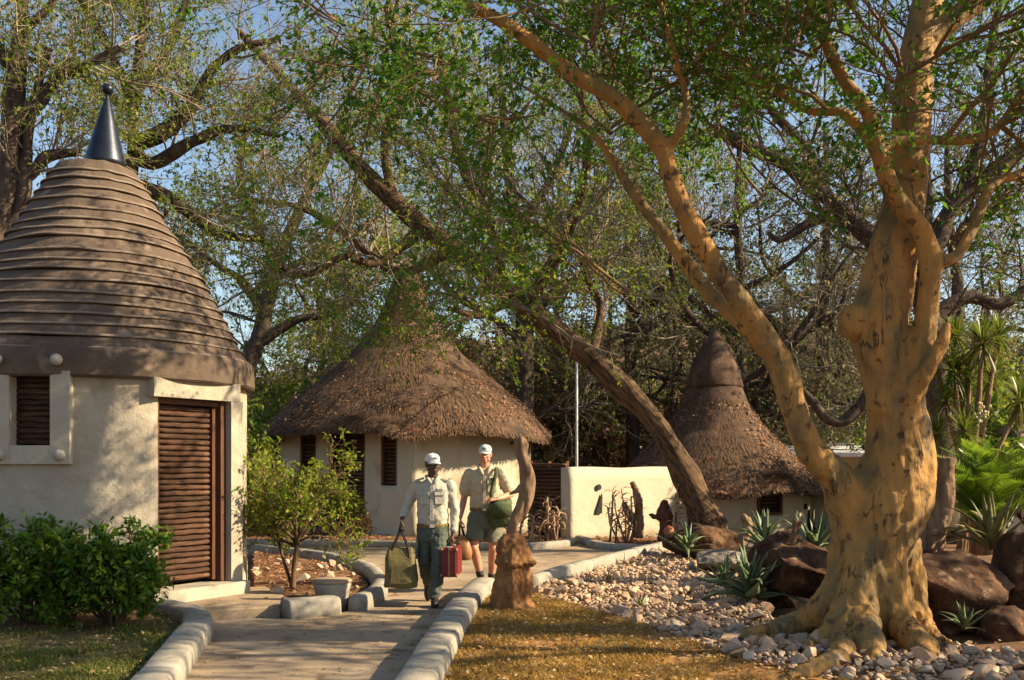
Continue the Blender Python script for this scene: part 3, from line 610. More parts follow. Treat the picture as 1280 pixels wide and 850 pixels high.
thatch_roof(hut3, RX, RY, [(2.76, .98), (2.5, 1.22), (1.86, 1.80), (1.26, 2.40), (.86, 3.0), (.68, 3.5), (.64, 3.58)], eave3, 71, 22000, 7500)
mb = MB(); mb.lathe([(.60, 3.50), (.70, 3.50), (.71, 3.56), (.645, 3.85), (.55, 4.1), (.40, 4.4), (.27, 4.62), (.2, 4.72), (.10, 4.85), (.05, 5.05), (.012, 5.2)], 48, True, (RX, RY)); me = mb.mesh('ridge_cap', True); roughen(me, .03, 5, 4); link('ridge_cap', me, m_thatch, hut3)
for q in ((-.28, 4.55, .25), (.25, 4.6, -.3)): mb = MB(); mb.tube([(RX, RY-.1, q[1]), (RX+q[0], RY-.15, q[1]+.06)], [.02, .012], 6); mb.obj('tie_stick', m_dead, hut3)
# boundary wall with painted mark
bw = thing('boundary_wall', 'cream plastered boundary wall with black painted mark beside the gate', 'wall')
wl = np.array([np.array([1.18, 20.7])+(np.array([4.2, 23.0])-np.array([1.18, 20.7]))*t for t in np.linspace(0, 1, 30)])
wall_path('wall', wl, .26, -.1, 1.53, [], m_plast2, bw, False, top=lambda s: 1.53+.012*np.sin(s*3), dz=.25, rough_amp=.03)
dw = (wl[-1]-wl[0])/np.linalg.norm(wl[-1]-wl[0]); nw = np.array([dw[1], -dw[0]])
def on_wall(px, z):
    q = (px-640)/F; d = wl[-1]-wl[0]; t = (q*wl[0][1]-wl[0][0])/(d[0]-q*d[1]); return wl[0]+d*t
mk = link('painted_mark', None, None, bw); p = on_wall(747.5, 0)+nw*.032; y_ = p[1]; zc = CH+(HOR-609)/F*y_
mb = MB(); ring = []
mb.loft([[(p[0]+dw[0]*.066*math.cos(a)+nw[0]*k, p[1]+dw[1]*.066*math.cos(a)+nw[1]*k, zc+.062*math.sin(a)) for a in np.arange(20)*2*math.pi/20] for k in (-.02, .006)]); mb.obj('mark_head', m_black, mk)
zt, zb = CH+(HOR-617)/F*y_, CH+(HOR-642)/F*y_; mb = MB()
mb.loft([[(p[0]+dw[0]*a+nw[0]*k, p[1]+dw[1]*a+nw[1]*k, z) for a, z in ((.085, zt), (.095, zt-.1), (.085, zb), (-.09, zb), (-.07, zb+.08))] for k in (-.02, .006)]); mb.obj('mark_body', m_black, mk)
# wing wall on the far right with the second mark
ww = thing('wing_wall', 'pale low wall joined to small hut behind the big tree trunk', 'wall')
w2 = np.array([np.array([7.2, 24.2])+(np.array([9.6, 22.6])-np.array([7.2, 24.2]))*t for t in np.linspace(0, 1, 20)])
wall_path('wall', w2, .22, -.6, 1.0, [], m_plast2, ww, False, dz=.3, rough_amp=.02)
mk2 = link('painted_mark', None, None, hut3); aa_ = rad(57); nn3 = np.array([math.sin(aa_), -math.cos(aa_)]); t3 = np.array([math.cos(aa_), math.sin(aa_)]); p = np.array(c3)+nn3*(RR_+.01)
mb = MB(); mb.loft([[(p[0]+t3[0]*a+nn3[0]*k, p[1]+t3[1]*a+nn3[1]*k, z) for a, z in ((.0, .52), (.16, .02), (-.14, .02))] for k in (-.03, .012)]); mb.obj('mark_body', m_black, mk2)
mb = MB(); mb.loft([[(p[0]+t3[0]*(.07*math.cos(a)-.22)+nn3[0]*k, p[1]+t3[1]*(.07*math.cos(a)-.22)+nn3[1]*k, .60+.07*math.sin(a)) for a in np.arange(16)*2*math.pi/16] for k in (-.03, .012)]); mb.obj('mark_head', m_black, mk2)
# gate
gt = thing('slatted_gate', 'dark brown pole gate between middle hut and boundary wall', 'gate')
g0, g1 = np.array([.36, 21.9]), np.array([1.14, 21.15]); slat_set(gt, g0, g1, .08, 1.62, 19, m_slat, .04, seed=44)
for g in (g0, (g0+g1)/2, g1-np.array([.03, -.03])): mb = MB(); mb.box((g[0]+.05, g[1]+.06, .8), (.08, .06, 1.72), .75); mb.obj('post', m_frame, gt)
mb = MB(); gm = (g0+g1)/2; mb.box((gm[0]+.07, gm[1]+.07, .8), (1.05, .02, 1.5), math.atan2(-.75, .78)); mb.obj('backing_board', m_darkwood, gt)
# flag pole
fp = thing('flag_pole', 'thin pale metal pole rising behind the slatted gate', 'pole', (W(721, 584, 24)[0], 24, 0))
mb = MB(); mb.tube([(0, 0, -.05), (0, 0, 4.0)], [.032, .028], 10); mb.obj('shaft', m_pole, fp, True)
mb = MB(); mb.lathe([(.03, 4.), (.045, 4.02), (.03, 4.06), (.002, 4.07)], 12, True); mb.obj('cap', m_pole, fp, True)
# shed with pale roof far right
sh = thing('shed', 'low shed with pale sheet roof half hidden behind the big tree', 'shed')
mb = MB(); mb.box((13.2, 29, .6), (10, 4, 2.6)); mb.obj('wall', m_plast2, sh)
mb = MB(); mb.box((13.0, 28.7, 2.02), (11.4, 5.2, .10), 0, Matrix.Rotation(rad(4), 3, 'X')); mb.obj('roof', m_tin, sh)
for i in range(3): mb = MB(); mb.box((9.5+2.6*i, 26.98, .9), (.7, .06, .7)); mb.obj('window', m_darkwood, sh)

# ------------------------------------------------------------------ vegetation
def tubes_np(P, R, k):
    N, n, _ = P.shape; T = np.gradient(P, axis=1); T = unit(T)
    ref = np.where(np.abs(T[:, :1, 2:3]) < .9, np.array([0, 0, 1.]), np.array([1., 0, 0])); ref = np.repeat(ref, n, 1)
    u = unit(ref-(ref*T).sum(-1, keepdims=True)*T); v = np.cross(T, u); a = np.arange(k)*2*math.pi/k
    V = P[:, :, None, :]+R[:, :, None, None]*(np.cos(a)[None, None, :, None]*u[:, :, None, :]+np.sin(a)[None, None, :, None]*v[:, :, None, :])
    idx = np.arange(N*n*k).reshape(N, n, k); nx_ = np.roll(idx, -1, 2)
    Fq = np.stack([idx[:, :-1], nx_[:, :-1], nx_[:, 1:], idx[:, 1:]], -1).reshape(-1, 4); return V.reshape(-1, 3), Fq
def join(parts):
    V, Fq, b = [], [], 0
    for v, f in parts: V.append(v); Fq.append(np.asarray(f)+b); b += len(v)
    return np.vstack(V), np.vstack(Fq)
def sprout(r, P, R, n, tmin, lr, ang, up, wig, npt, rf=.012, tmax=1., out=None, rmax=.6):
    N, m, _ = P.shape; L = np.linalg.norm(np.diff(P, axis=1), axis=2).sum(1); pi_ = r.choice(N, n, p=L/L.sum()); t = r.uniform(tmin, tmax, n)*(m-1)*.9999; i0 = t.astype(int); f = (t-i0)[:, None]
    a, b = P[pi_, i0], P[pi_, i0+1]; st = a*(1-f)+b*f; tg = unit(b-a); rp = R[pi_, i0]*(1-f[:, 0])+R[pi_, i0+1]*f[:, 0]
    v = r.normal(size=(n, 3)); v = unit(v-(v*tg).sum(1, keepdims=True)*tg); an = np.radians(r.uniform(*ang, n))[:, None]
    d = tg*np.cos(an)+v*np.sin(an)+np.array([0, 0, 1.])*up
    if out is not None: d = d+out*.5
    d = unit(d); ln = r.uniform(*lr, n)*(1.25-.5*t/(m-1)); Q = np.zeros((n, npt, 3)); Q[:, 0] = st; cur = d
    for k in range(1, npt):
        cur = unit(cur+r.normal(0, wig, (n, 3))+np.array([0, 0, up*.25])); Q[:, k] = Q[:, k-1]+cur*(ln/(npt-1))[:, None]
    r0 = np.minimum(rp*rmax, rf*ln); RR = r0[:, None]*np.linspace(1, .3, npt)[None]; return Q, RR
def leaves_on(r, P, n, ll, lw, droop=.15, tmin=.2, spread=.02):
    N, m, _ = P.shape; pi_ = r.integers(0, N, n); t = r.uniform(tmin, 1, n)*(m-1)*.9999; i0 = t.astype(int); f = (t-i0)[:, None]
    a, b = P[pi_, i0], P[pi_, i0+1]; c = a*(1-f)+b*f+r.normal(0, spread, (n, 3)); tg = unit(b-a)
    d = unit(tg*.5+r.normal(0, .75, (n, 3))+np.array([0, 0, -droop])); nn_ = unit(r.normal(0, .6, (n, 3))+np.array([0, 0, .8])); l = r.uniform(*ll, n)
    return leafquads(c, d, nn_, l, l*r.uniform(lw*.8, lw*1.2, n))
def pack(limbs, n=16):
    P = np.stack([even(spline(p, 40), n) for p, _ in limbs]); R = np.stack([np.interp(np.linspace(0, 1, n), np.linspace(0, 1, len(q)), q) for _, q in limbs]); return P, R
def build_tree(name, label, limbs, bark, twig, leafm, seed, counts, leaf, group=None, trunk_mesh=None, l1=(1.0, 2.4), l2=(.5, 1.2), l3=(.25, .6), up=.15, crown_from=0, wig=.16, sides=9, cat='tree', clump=.0, origin=None, rough=.05, zmin=None, tilt=0.):
    r = np.random.default_rng(seed); P0, R0 = pack(limbs)
    og = np.array(origin if origin is not None else [P0[0, 0, 0], P0[0, 0, 1], terr(P0[0, :1, 0], P0[0, :1, 1])[0]])
    root = thing(name, label, cat, tuple(og), 0, group); P0 = P0-og
    if trunk_mesh is None:
        V, Fq = tubes_np(np.stack([even(p, 30) for p in P0]), np.stack([np.interp(np.linspace(0, 1, 30), np.linspace(0, 1, R0.shape[1]), q) for q in R0]), sides); me = mesh_np('trunk', V, Fq, True); Vc = get_co(me); rr_ = np.repeat(np.stack([np.interp(np.linspace(0, 1, 30), np.linspace(0, 1, R0.shape[1]), q) for q in R0]).ravel(), sides)
        if len(rr_) == len(Vc): set_co(me, Vc+get_no(me)*(rr_*(.22*vn(Vc, 2.4, seed)+.12*vn(Vc, 7, seed+1)))[:, None])
        to = link('trunk', me, bark, root)
        if tilt:                                                         # bark grain follows the leaning trunk
            set_co(me, get_co(me) @ np.array(Matrix.Rotation(tilt, 3, 'Y'))); to.rotation_euler.y = tilt
    else:
        set_co(trunk_mesh, get_co(trunk_mesh)-og); link('trunk', trunk_mesh, bark, root)
    n1, n2, n3, nl = counts
    Pc, Rc = P0[crown_from:], R0[crown_from:]
    P1, R1 = sprout(r, Pc, Rc, n1, .25, l1, (35, 75), up, wig, 9)
    keep = lambda P, R: (P, R) if zmin is None else (P[P[:, :, 2].min(1) > zmin], R[P[:, :, 2].min(1) > zmin])
    P1, R1 = keep(P1, R1)
    P2, R2 = sprout(r, np.concatenate([P1, P1]), np.concatenate([R1, R1]), n2, .15, l2, (25, 70), up*.7, wig, 6)
    P2, R2 = keep(P2, R2)
    P3, R3 = sprout(r, P2, R2, n3, .15, l3, (20, 70), up*.3, wig, 4, rmax=.8)
    P3, R3 = keep(P3, R3)
    R2 = np.maximum(R2, .003); R3 = np.maximum(R3, .0018)
    V, Fq = join([tubes_np(P1, np.maximum(R1, .006), 5), tubes_np(P2, R2, 4), tubes_np(P3, R3, 3)])
    link('branches', mesh_np('branches', V, Fq, True), twig, root)
    if nl:
        if clump:                                                        # leaf some twigs richly, leave others bare
            w_ = vn(P3[:, -1], .55, seed+7)+.5*vn(P3[:, -1], 1.6, seed+8)+clump+r.normal(0, .25, len(P3)); P3 = P3[w_ > 0]
        a = leaves_on(r, P3, int(nl*.85), leaf[:2], leaf[2]); b = leaves_on(r, P2, max(4, int(nl*.15)), leaf[:2], leaf[2])
        V, Fq = join([a, b]); o = link('crown', mesh_np('crown', V, Fq), leafm, root); kind(o, 'stuff')
    return root
FY = 9.0
def px_limb(pts, Y):
    """pts: (px, py, half-width px, depth offset)"""
    P = [W(p[0], p[1], Y+(p[3] if len(p) > 3 else 0)) for p in pts]; R = [p[2]*(.93 if Y == FY and p[0] < 1060 else 1.)/F*(Y+(p[3] if len(p) > 3 else 0)) for p in pts]; return np.array(P), np.array(R)

# --- the big fig tree
fig_limbs = [
    px_limb([(1086, 808, 45), (1084, 750, 45), (1083, 705, 45), (1098, 660, 49), (1112, 622, 49), (1124, 580, 43), (1122, 530, 37), (1112, 470, 35), (1098, 410, 37), (1106, 370, 35), (1118, 310, 30), (1130, 250, 26, .1), (1138, 180, 24, .2), (1142, 110, 23, .3), (1150, 50, 21, .4), (1165, -20, 19, .5), (1180, -100, 15, .6), (1190, -190, 9, .7)], FY),
    px_limb([(1082, 745, 34, .02), (1078, 685, 34, -.03), (1062, 625, 28, -.05), (1042, 590, 22, -.1), (1012, 562, 19, -.15), (995, 515, 18.5, -.2), (978, 460, 17, -.2), (945, 405, 16, -.25), (905, 350, 15.5, -.3), (872, 295, 14.5, -.35), (845, 240, 13.5, -.4), (830, 190, 12.5, -.4), (805, 158, 13, -.45), (762, 118, 12, -.5), (705, 85, 11, -.5), (655, 45, 10, -.6), (600, 12, 8, -.7), (530, -15, 6, -.8), (440, -30, 4, -.9)], FY),
    px_limb([(972, 450, 15, -.2), (930, 408, 12, -.1), (890, 370, 11, .1), (855, 325, 10, .2), (825, 285, 9, .3), (798, 250, 8, .4), (775, 215, 7, .5), (740, 165, 5, .6), (690, 130, 4, .7), (640, 100, 3, .8)], FY),
    px_limb([(1130, 505, 22, -.1), (1150, 450, 15, -.2), (1158, 390, 14, -.25), (1164, 330, 14, -.3), (1150, 285, 13, -.3), (1118, 245, 12, -.35), (1100, 195, 11, -.4), (1085, 140, 10, -.45), (1055, 100, 9, -.5), (1032, 50, 9, -.5), (1015, 0, 8, -.55), (1000, -60, 6, -.6)], FY),
    px_limb([(1130, 500, 18, -.15), (1158, 462, 11, -.35), (1178, 425, 8, -.4), (1184, 402, 6, -.4)], FY),
    px_limb([(1164, 330, 10, -.3), (1195, 320, 8, -.3), (1216, 285, 8, -.2), (1240, 232, 7, -.1), (1285, 215, 6, 0), (1350, 180, 5, 0), (1420, 150, 3, 0)], FY),
    px_limb([(1098, 190, 9, -.4), (1120, 178, 8, -.4), (1170, 175, 7, -.4), (1225, 172, 7, -.3), (1255, 150, 6, -.2), (1285, 105, 5, -.2), (1330, 60, 4, -.1)], FY),
    px_limb([(1150, 60, 14, .4), (1190, 25, 15, .4), (1240, -10, 13, .4), (1300, -60, 10, .4), (1380, -110, 6, .4)], FY),
    px_limb([(1112, 215, 8, -.35), (1060, 145, 7, -.3), (1010, 138, 6, -.2), (960, 105, 5, 0), (915, 70, 4, .2), (850, 40, 3, .3)], FY),
    px_limb([(830, 190, 8, -.4), (852, 160, 7, -.5), (858, 125, 6, -.5), (846, 80, 6, -.6), (835, 40, 5, -.6), (820, -20, 4, -.7)], FY),
    px_limb([(855, 330, 7, .2), (800, 362, 5, .1), (740, 370, 4, 0), (680, 372, 3, 0), (610, 360, 2, 0)], FY),
    px_limb([(775, 215, 5, .5), (763, 180, 4.5, .6), (764, 140, 4, .6), (755, 90, 3, .7), (750, 30, 2, .7)], FY),
    px_limb([(905, 350, 6, -.3), (925, 300, 4, -.2), (950, 245, 3.5, 0), (975, 190, 3, .1), (1000, 130, 2, .2)], FY),
    px_limb([(800, 255, 6, .4), (820, 262, 5, .3), (832, 235, 4, .3), (826, 215, 3, .3)], FY),
]
fig_limbs += [
    px_limb([(530, -15, 6, -.8), (490, 5, 5, -.9), (455, 22, 4, -1), (425, 35, 3, -1)], FY), px_limb([(600, 12, 6, -.7), (570, 50, 5, -.9), (530, 75, 4, -1), (490, 80, 3, -1.1)], FY),
    px_limb([(705, 85, 6, -.5), (660, 130, 5, -.3), (600, 170, 4, 0), (560, 220, 3, .2)], FY), px_limb([(1120, 178, 6, -.5), (1160, 110, 5, -.9), (1200, 90, 4, -1.1), (1260, 80, 3, -1.2)], FY),
    px_limb([(1085, 140, 6, -.5), (1130, 90, 5, -1), (1180, 60, 4, -1.2), (1230, 20, 3, -1.4)], FY), px_limb([(1055, 100, 5, -.5), (1000, 60, 4, -.9), (930, 30, 4, -1.1), (860, 20, 3, -1.2)], FY),
    px_limb([(762, 118, 5, -.5), (740, 60, 4, -.8), (700, 20, 3, -1), (660, -20, 3, -1.1)], FY), px_limb([(1170, 175, 5, -.4), (1200, 130, 4, -.6), (1240, 120, 4, -.7), (1290, 140, 3, -.7)], FY)]
off = [np.array([[3.4, 9.5, 5.2], [3.0, 11.2, 6.2], [2.4, 13, 6.6], [1.8, 14.5, 6.9]]), np.array([[3.5, 9, 5.6], [4.6, 7.4, 6.5], [5.6, 6.4, 7], [6.6, 5.6, 7.2]])]
for p in off: fig_limbs.append((p, np.array([.09, .07, .05, .025])))
mb = MB()
for P, R in fig_limbs[:10]:
    n = 60; Q = even(spline(P, 80), n); t0 = arclen(P)/arclen(P)[-1]; rr_ = np.interp(np.linspace(0, 1, n), t0, R)
    mb.tube(Q, rr_, 16)
def groot(near, far):
    P = [W(a, b, Y) for a, b, c, Y in near]+[G(a, b, .05)+np.array([0, 0, c/F*8*.5]) for a, b, c in far]; R = [c*.68/F*FY for a, b, c, Y in near]+[c/F*8 for a, b, c in far]
    P = [W(1096, 640, 9.)]+P; R = [18/F*FY]+R
    P = np.array(P); Q = even(spline(P, 60), 34); mb.tube(Q, np.interp(np.linspace(0, 1, 34), arclen(P)/arclen(P)[-1], R), 14)
groot([(1072, 700, 40, 9.), (1040, 752, 32, 8.95)], [(1000, 790, 20), (962, 797, 13), (925, 800, 6)])
groot([(1080, 700, 30, 8.8), (1064, 760, 22, 8.62)], [(1056, 812, 16), (1050, 828, 14), (1022, 842, 12), (985, 850, 6)])
groot([(1105, 700, 42, 8.9), (1124, 770, 34, 8.75)], [(1146, 815, 18), (1166, 826, 8)])
groot([(1122, 680, 36, 9.1), (1140, 750, 26, 9.1)], [(1164, 802, 14), (1192, 806, 6)])
groot([(1075, 720, 30, 9.3)], [(1030, 785, 14), (1000, 780, 6)])
groot([(1110, 720, 40, 9.2)], [(1150, 780, 20), (1180, 780, 8)])
groot([(1084, 740, 26, 8.75)], [(1090, 822, 15), (1100, 838, 7)])
groot([(1062, 735, 22, 8.75)], [(1030, 806, 11), (1000, 812, 7), (975, 806, 4)])
def lump(px, py, r, Y=FY): c = W(px, py, Y); q = r/F*Y; mb.ell(c, (q, q, q*1.1))
for a in ((1070, 402, 22, 8.95), (1112, 505, 32, 8.97)): lump(*a)
fig_me = remesh(mb, 'trunk', .02, 10, .55)
Vc = get_co(fig_me); nrm = get_no(fig_me)
# weight the relief by how thick the limb is there: stronger low on the trunk
lo = np.clip((4.2-Vc[:, 2])/3., .15, 1)
q = Vc*np.array([1.6, 1.6, .55]); set_co(fig_me, Vc+nrm*(lo*(.040*vn(q, 2.8, 5, 3)+.016*vn(q, 10, 6, 2)+.007*vn(Vc, 26, 7, 2)))[:, None])
fig = build_tree('fig_tree', 'big tan barked fig tree with flared roots at right', fig_limbs, m_fig, m_bark_t, L_fig, 101, (170, 1600, 5800, 54000), (.038, .085, .52), trunk_mesh=fig_me, l1=(.8, 2.2), l2=(.4, 1.), l3=(.2, .5), up=.08, crown_from=5, zmin=2.75, clump=.4, origin=G(1092, 808))

# --- leaning brown tree
lean = [px_limb([(896, 690, 22), (884, 655, 18), (862, 605, 15.5), (835, 555, 15), (800, 502, 15), (755, 462, 15), (715, 428, 15), (685, 402, 14), (655, 385, 13), (610, 345, 12, .3), (568, 312, 11, .5), (530, 285, 12, .8), (492, 250, 10, 1), (455, 215, 9, 1.2), (400, 150, 7, 1.4), (350, 95, 5, 1.6), (300, 40, 4, 2)], 19.6),
        px_limb([(740, 450, 8), (745, 420, 7, .3), (752, 385, 5, .5), (735, 350, 4, .6), (720, 300, 3, .8)], 19.6),
        px_limb([(530, 285, 8, .8), (470, 330, 6, .5), (430, 320, 5, .2), (380, 345, 4, 0), (330, 330, 3, -.2)], 19.6),
        px_limb([(630, 365, 8, .2), (620, 300, 7, -.3), (600, 250, 6, -.5), (575, 200, 5, -.7), (560, 120, 4, -1), (545, 40, 3, -1)], 19.6),
        px_limb([(655, 385, 9, 0), (690, 330, 7, -.8), (720, 260, 6, -1.4), (735, 180, 5, -2), (720, 90, 3, -2)], 19.6),
        px_limb([(568, 312, 8, .5), (500, 340, 6, 1.5), (440, 300, 5, 2), (380, 260, 4, 2.2), (310, 250, 3, 2.4)], 19.6),
        px_limb([(655, 385, 7, 0), (630, 380, 6, -1), (600, 395, 5, -1.6), (560, 385, 3, -2)], 19.6),
        px_limb([(492, 250, 7, 1), (480, 180, 6, 1), (500, 110, 5, .5), (490, 30, 4, 0), (480, -40, 3, 0)], 19.6)]
build_tree('leaning_tree', 'leaning brown tree with furrowed bark between middle hut and small hut', lean, m_bark_b, m_bark_g, L_yel, 111, (140, 1400, 4800, 36000), (.05, .10, .5), l1=(1., 2.8), l2=(.6, 1.4), l3=(.3, .7), up=.05, crown_from=1, clump=.3, sides=14, zmin=2.9, tilt=rad(-40))
# --- trees behind
def limbs_auto(x, y, h, spread, r0, nl, seed, lean_=(0, 0), fork=.35, rise=.6):
    r = np.random.default_rng(seed); z0 = terr([x], [y])[0]-.15; base = np.array([x, y, z0]); hf = h*fork
    tr = np.array([base+np.array([lean_[0]*t+r.normal(0, .12)*(t > 0), lean_[1]*t+r.normal(0, .12)*(t > 0), t*h*.85]) for t in np.linspace(0, 1, 6)]); out = [(tr, r0*np.linspace(1, .25, 6))]
    for k in range(nl):
        t = r.uniform(fork*.9, .8); s = np.stack([np.interp(t, np.linspace(0, 1, 6), tr[:, i]) for i in range(3)]); a = 2*math.pi*(k+r.uniform(-.3, .3))/nl; L = spread*r.uniform(.7, 1.15); pts = [s]; d = np.array([math.cos(a), math.sin(a), rise*r.uniform(.6, 1.4)])
        for _ in range(5):
            d = d+r.normal(0, .32, 3)*np.array([1, 1, .8]); d = d/np.linalg.norm(d); pts.append(pts[-1]+d*L/4.2)
        out.append((np.array(pts), r0*(1-.55*t)*np.linspace(.62, .15, 6)))
    return out
def auto(label, px, Y, h, spread, r0, nl, seed, bark, leafm, counts, leaf, clump=.3, name='background_tree', x=None, **kw):
    x = (px-640)/F*Y if x is None else x
    lim = limbs_auto(x, Y, h, spread, r0, nl, seed, **{k: kw.pop(k) for k in list(kw) if k in ('lean_', 'fork', 'rise')})
    return build_tree(name, label, lim, bark, kw.pop('twig', m_bark_g), leafm, seed+500, counts, leaf, group=kw.pop('group', 'trees behind the huts'), crown_from=1, clump=clump, **kw)
# tall tree with dark forked limbs behind the left hut
t1 = [px_limb([(160, 600, 26), (165, 400, 22), (160, 230, 18), (170, 175, 15), (160, 120, 9), (140, 70, 7), (118, 28, 6), (95, -10, 5), (80, -80, 3)], 17),
      px_limb([(170, 178, 12), (205, 165, 9), (240, 130, 7), (262, 90, 6), (300, 60, 5), (345, 50, 3)], 17), px_limb([(168, 190, 10), (190, 205, 7), (235, 180, 6), (290, 160, 5), (350, 170, 3)], 17),
      px_limb([(165, 160, 9), (172, 90, 7), (180, 20, 6), (185, -60, 4)], 17), px_limb([(160, 230, 10), (215, 250, 8, .5), (270, 290, 6, 1), (330, 300, 4, 1)], 17), px_limb([(162, 120, 7), (210, 60, 6, .6), (240, -20, 4, .8)], 17), px_limb([(160, 140, 7), (110, 100, 6, .6), (60, 80, 4, .8), (10, 70, 3, .8)], 17)]
build_tree('tall_tree', 'tall tree with dark forked limbs rising behind the stepped roof finial', t1, m_bark_d, m_bark_g, L_olive, 121, (70, 800, 2600, 14000), (.05, .095, .5), clump=.2, crown_from=1, up=.1)
t2 = [px_limb([(-60, 640, 30), (-40, 450, 26), (2, 280, 20), (12, 240, 16), (14, 160, 15), (20, 90, 13), (28, 30, 11), (30, -40, 9), (35, -120, 5)], 15),
      px_limb([(14, 160, 11), (50, 125, 9), (75, 95, 7), (110, 80, 5), (150, 60, 4)], 15), px_limb([(12, 230, 9), (40, 215, 7), (60, 195, 6), (100, 190, 4)], 15), px_limb([(20, 90, 9), (-20, 40, 7), (-60, 0, 5)], 15), px_limb([(2, 290, 10), (24, 270, 8), (30, 235, 6), (38, 150, 5), (60, 60, 4)], 15), px_limb([(25, 40, 8), (60, 10, 6), (90, -40, 4)], 15)]
build_tree('gnarled_tree', 'gnarled dark tree at left edge behind stepped hut', t2, m_bark_d, m_bark_g, L_olive, 122, (50, 500, 1700, 9500), (.05, .095, .5), clump=.25, crown_from=1, up=.1)
t3 = [px_limb([(312, 640, 15), (305, 480, 13), (322, 430, 11), (332, 390, 10), (345, 330, 9), (362, 290, 8), (385, 240, 6), (400, 170, 4)], 28), px_limb([(332, 390, 7), (300, 350, 5), (270, 330, 4), (230, 300, 3)], 28), px_limb([(345, 330, 7), (320, 280, 6), (300, 220, 5), (310, 130, 3)], 28), px_limb([(340, 345, 6), (390, 320, 5), (430, 300, 4), (470, 270, 3)], 28), px_limb([(322, 430, 7), (370, 400, 5), (400, 395, 4), (440, 380, 3)], 28), px_limb([(385, 240, 6), (420, 170, 5), (440, 100, 3)], 28)]
build_tree('curved_tree', 'dark curved tree between stepped hut and middle thatched hut', t3, m_bark_d, m_bark_g, L_olive, 123, (70, 750, 2600, 14000), (.08, .14, .5), clump=.2, crown_from=1, l1=(1.2, 3), l2=(.7, 1.6), l3=(.35, .9))
t4 = [px_limb([(656, 640, 14), (656, 520, 12), (654, 430, 12), (658, 380, 11), (650, 320, 9), (640, 250, 7), (630, 160, 5), (625, 60, 3)], 29), px_limb([(657, 400, 8), (700, 360, 6), (760, 330, 4), (800, 290, 3)], 29), px_limb([(652, 330, 7), (600, 280, 5), (550, 230, 4), (520, 180, 3)], 29), px_limb([(645, 290, 6), (690, 220, 5), (720, 140, 3)], 29), px_limb([(655, 430, 6), (620, 400, 5), (570, 370, 4), (530, 330, 3)], 29), px_limb([(656, 540, 5), (690, 510, 4), (720, 520, 3), (745, 500, 2)], 29)]
build_tree('upright_tree', 'straight dark tree trunk rising behind middle hut roof', t4, m_bark_d, m_bark_g, L_olive, 124, (70, 750, 2600, 13000), (.08, .14, .5), clump=.1, crown_from=1, l1=(1.2, 3), l2=(.7, 1.6), l3=(.35, .9))
t5 = [px_limb([(1175, 660, 26), (1170, 480, 22), (1150, 360, 20), (1105, 318, 15), (1065, 270, 13), (1030, 245, 12), (985, 205, 11), (930, 180, 10), (895, 160, 9), (850, 175, 6), (800, 190, 4)], 18), px_limb([(1150, 360, 15), (1190, 260, 12), (1240, 215, 10), (1290, 180, 8), (1350, 150, 5)], 18),
      px_limb([(1065, 285, 9), (1040, 270, 8), (1010, 280, 6), (975, 300, 5), (960, 290, 3)], 18), px_limb([(1170, 480, 14), (1110, 470, 10), (1050, 530, 8), (1010, 495, 6), (985, 470, 4), (960, 440, 3)], 18), px_limb([(1160, 400, 12), (1210, 370, 9), (1250, 380, 7), (1300, 350, 5)], 18), px_limb([(1030, 245, 8), (1010, 190, 6), (960, 130, 5), (930, 60, 3)], 18), px_limb([(1150, 340, 12), (1155, 220, 9), (1140, 100, 7), (1150, -20, 5)], 18), px_limb([(1200, 250, 9), (1230, 150, 7), (1240, 50, 5), (1260, -40, 3)], 18)]
build_tree('dark_tree', 'massive dark gnarled tree behind the big fig tree', t5, m_bark_d, m_bark_d, L_grey, 125, (80, 800, 2800, 12000), (.06, .11, .5), clump=.05, zmin=3.6, crown_from=0, l1=(1., 2.6), l2=(.6, 1.4), l3=(.3, .8))
bgs = [('slim olive tree left of the middle hut', 250, 31, 10, 4.2, .18, 7, L_olive, .3), ('airy tree just left of the middle hut roof peak', 400, 36, 12, 5, .22, 8, L_olive, .3),
       ('pale green tree above the middle hut peak', 520, 38, 13, 5, .22, 8, L_yel, .3), ('thin trunked tree right of the upright trunk', 760, 34, 11, 4.2, .16, 7, L_grey, .15),
       ('grey leafed tree behind the pointed thatch roof', 835, 36, 11, 4.4, .18, 8, L_olive, .25), ('grey dry tree right of the pointed thatch roof', 985, 33, 10, 4.5, .2, 8, L_grey, .25),
       ('dense grey green tree behind the shed roof', 1100, 36, 11, 5, .2, 9, L_grey, .4), ('dark tree behind the yucca heads', 1240, 30, 9, 4.2, .2, 9, L_grey, .5), ('far left airy tree behind gnarled tree', 60, 33, 12, 5, .2, 8, L_olive, .35)]
for i, (lb, px, Y, h, s, r0, nl, lm, cl) in enumerate(bgs):
    auto(lb, px, Y, h, s, r0, nl, 200+i*3, m_bark_d, lm, (55, 500, 1700, 8500), (.09, .16, .5), cl-.08, l1=(1.2, 2.8), l2=(.7, 1.6), l3=(.4, 1.))
tall = [('tall dark tangled tree left of the pointed roof tip', 790, 31, 15, 5.5, .26, 9, L_grey, .2), ('tall grey tree right behind the pointed roof tip', 925, 29.5, 14, 5.5, .28, 9, L_grey, .2), ('tall dark tree between pointed roof and fig trunk', 1030, 31, 15, 5.5, .28, 9, L_olive, .2), ('tall dark tree behind the fig trunk right side', 1190, 27, 13, 5, .28, 9, L_grey, .35), ('tall olive tree behind the leaning trunk', 700, 38, 16, 6, .26, 9, L_olive, .2)]
for i, (lb, px, Y, h, s, r0, nl, lm, cl) in enumerate(tall):
    auto(lb, px, Y, h, s, r0, nl, 260+i*3, m_bark_d, lm, (70, 650, 2000, 8000), (.09, .16, .5), cl-.05, l1=(1.4, 3.2), l2=(.8, 1.8), l3=(.4, 1.1), twig=m_bark_g, fork=.25)
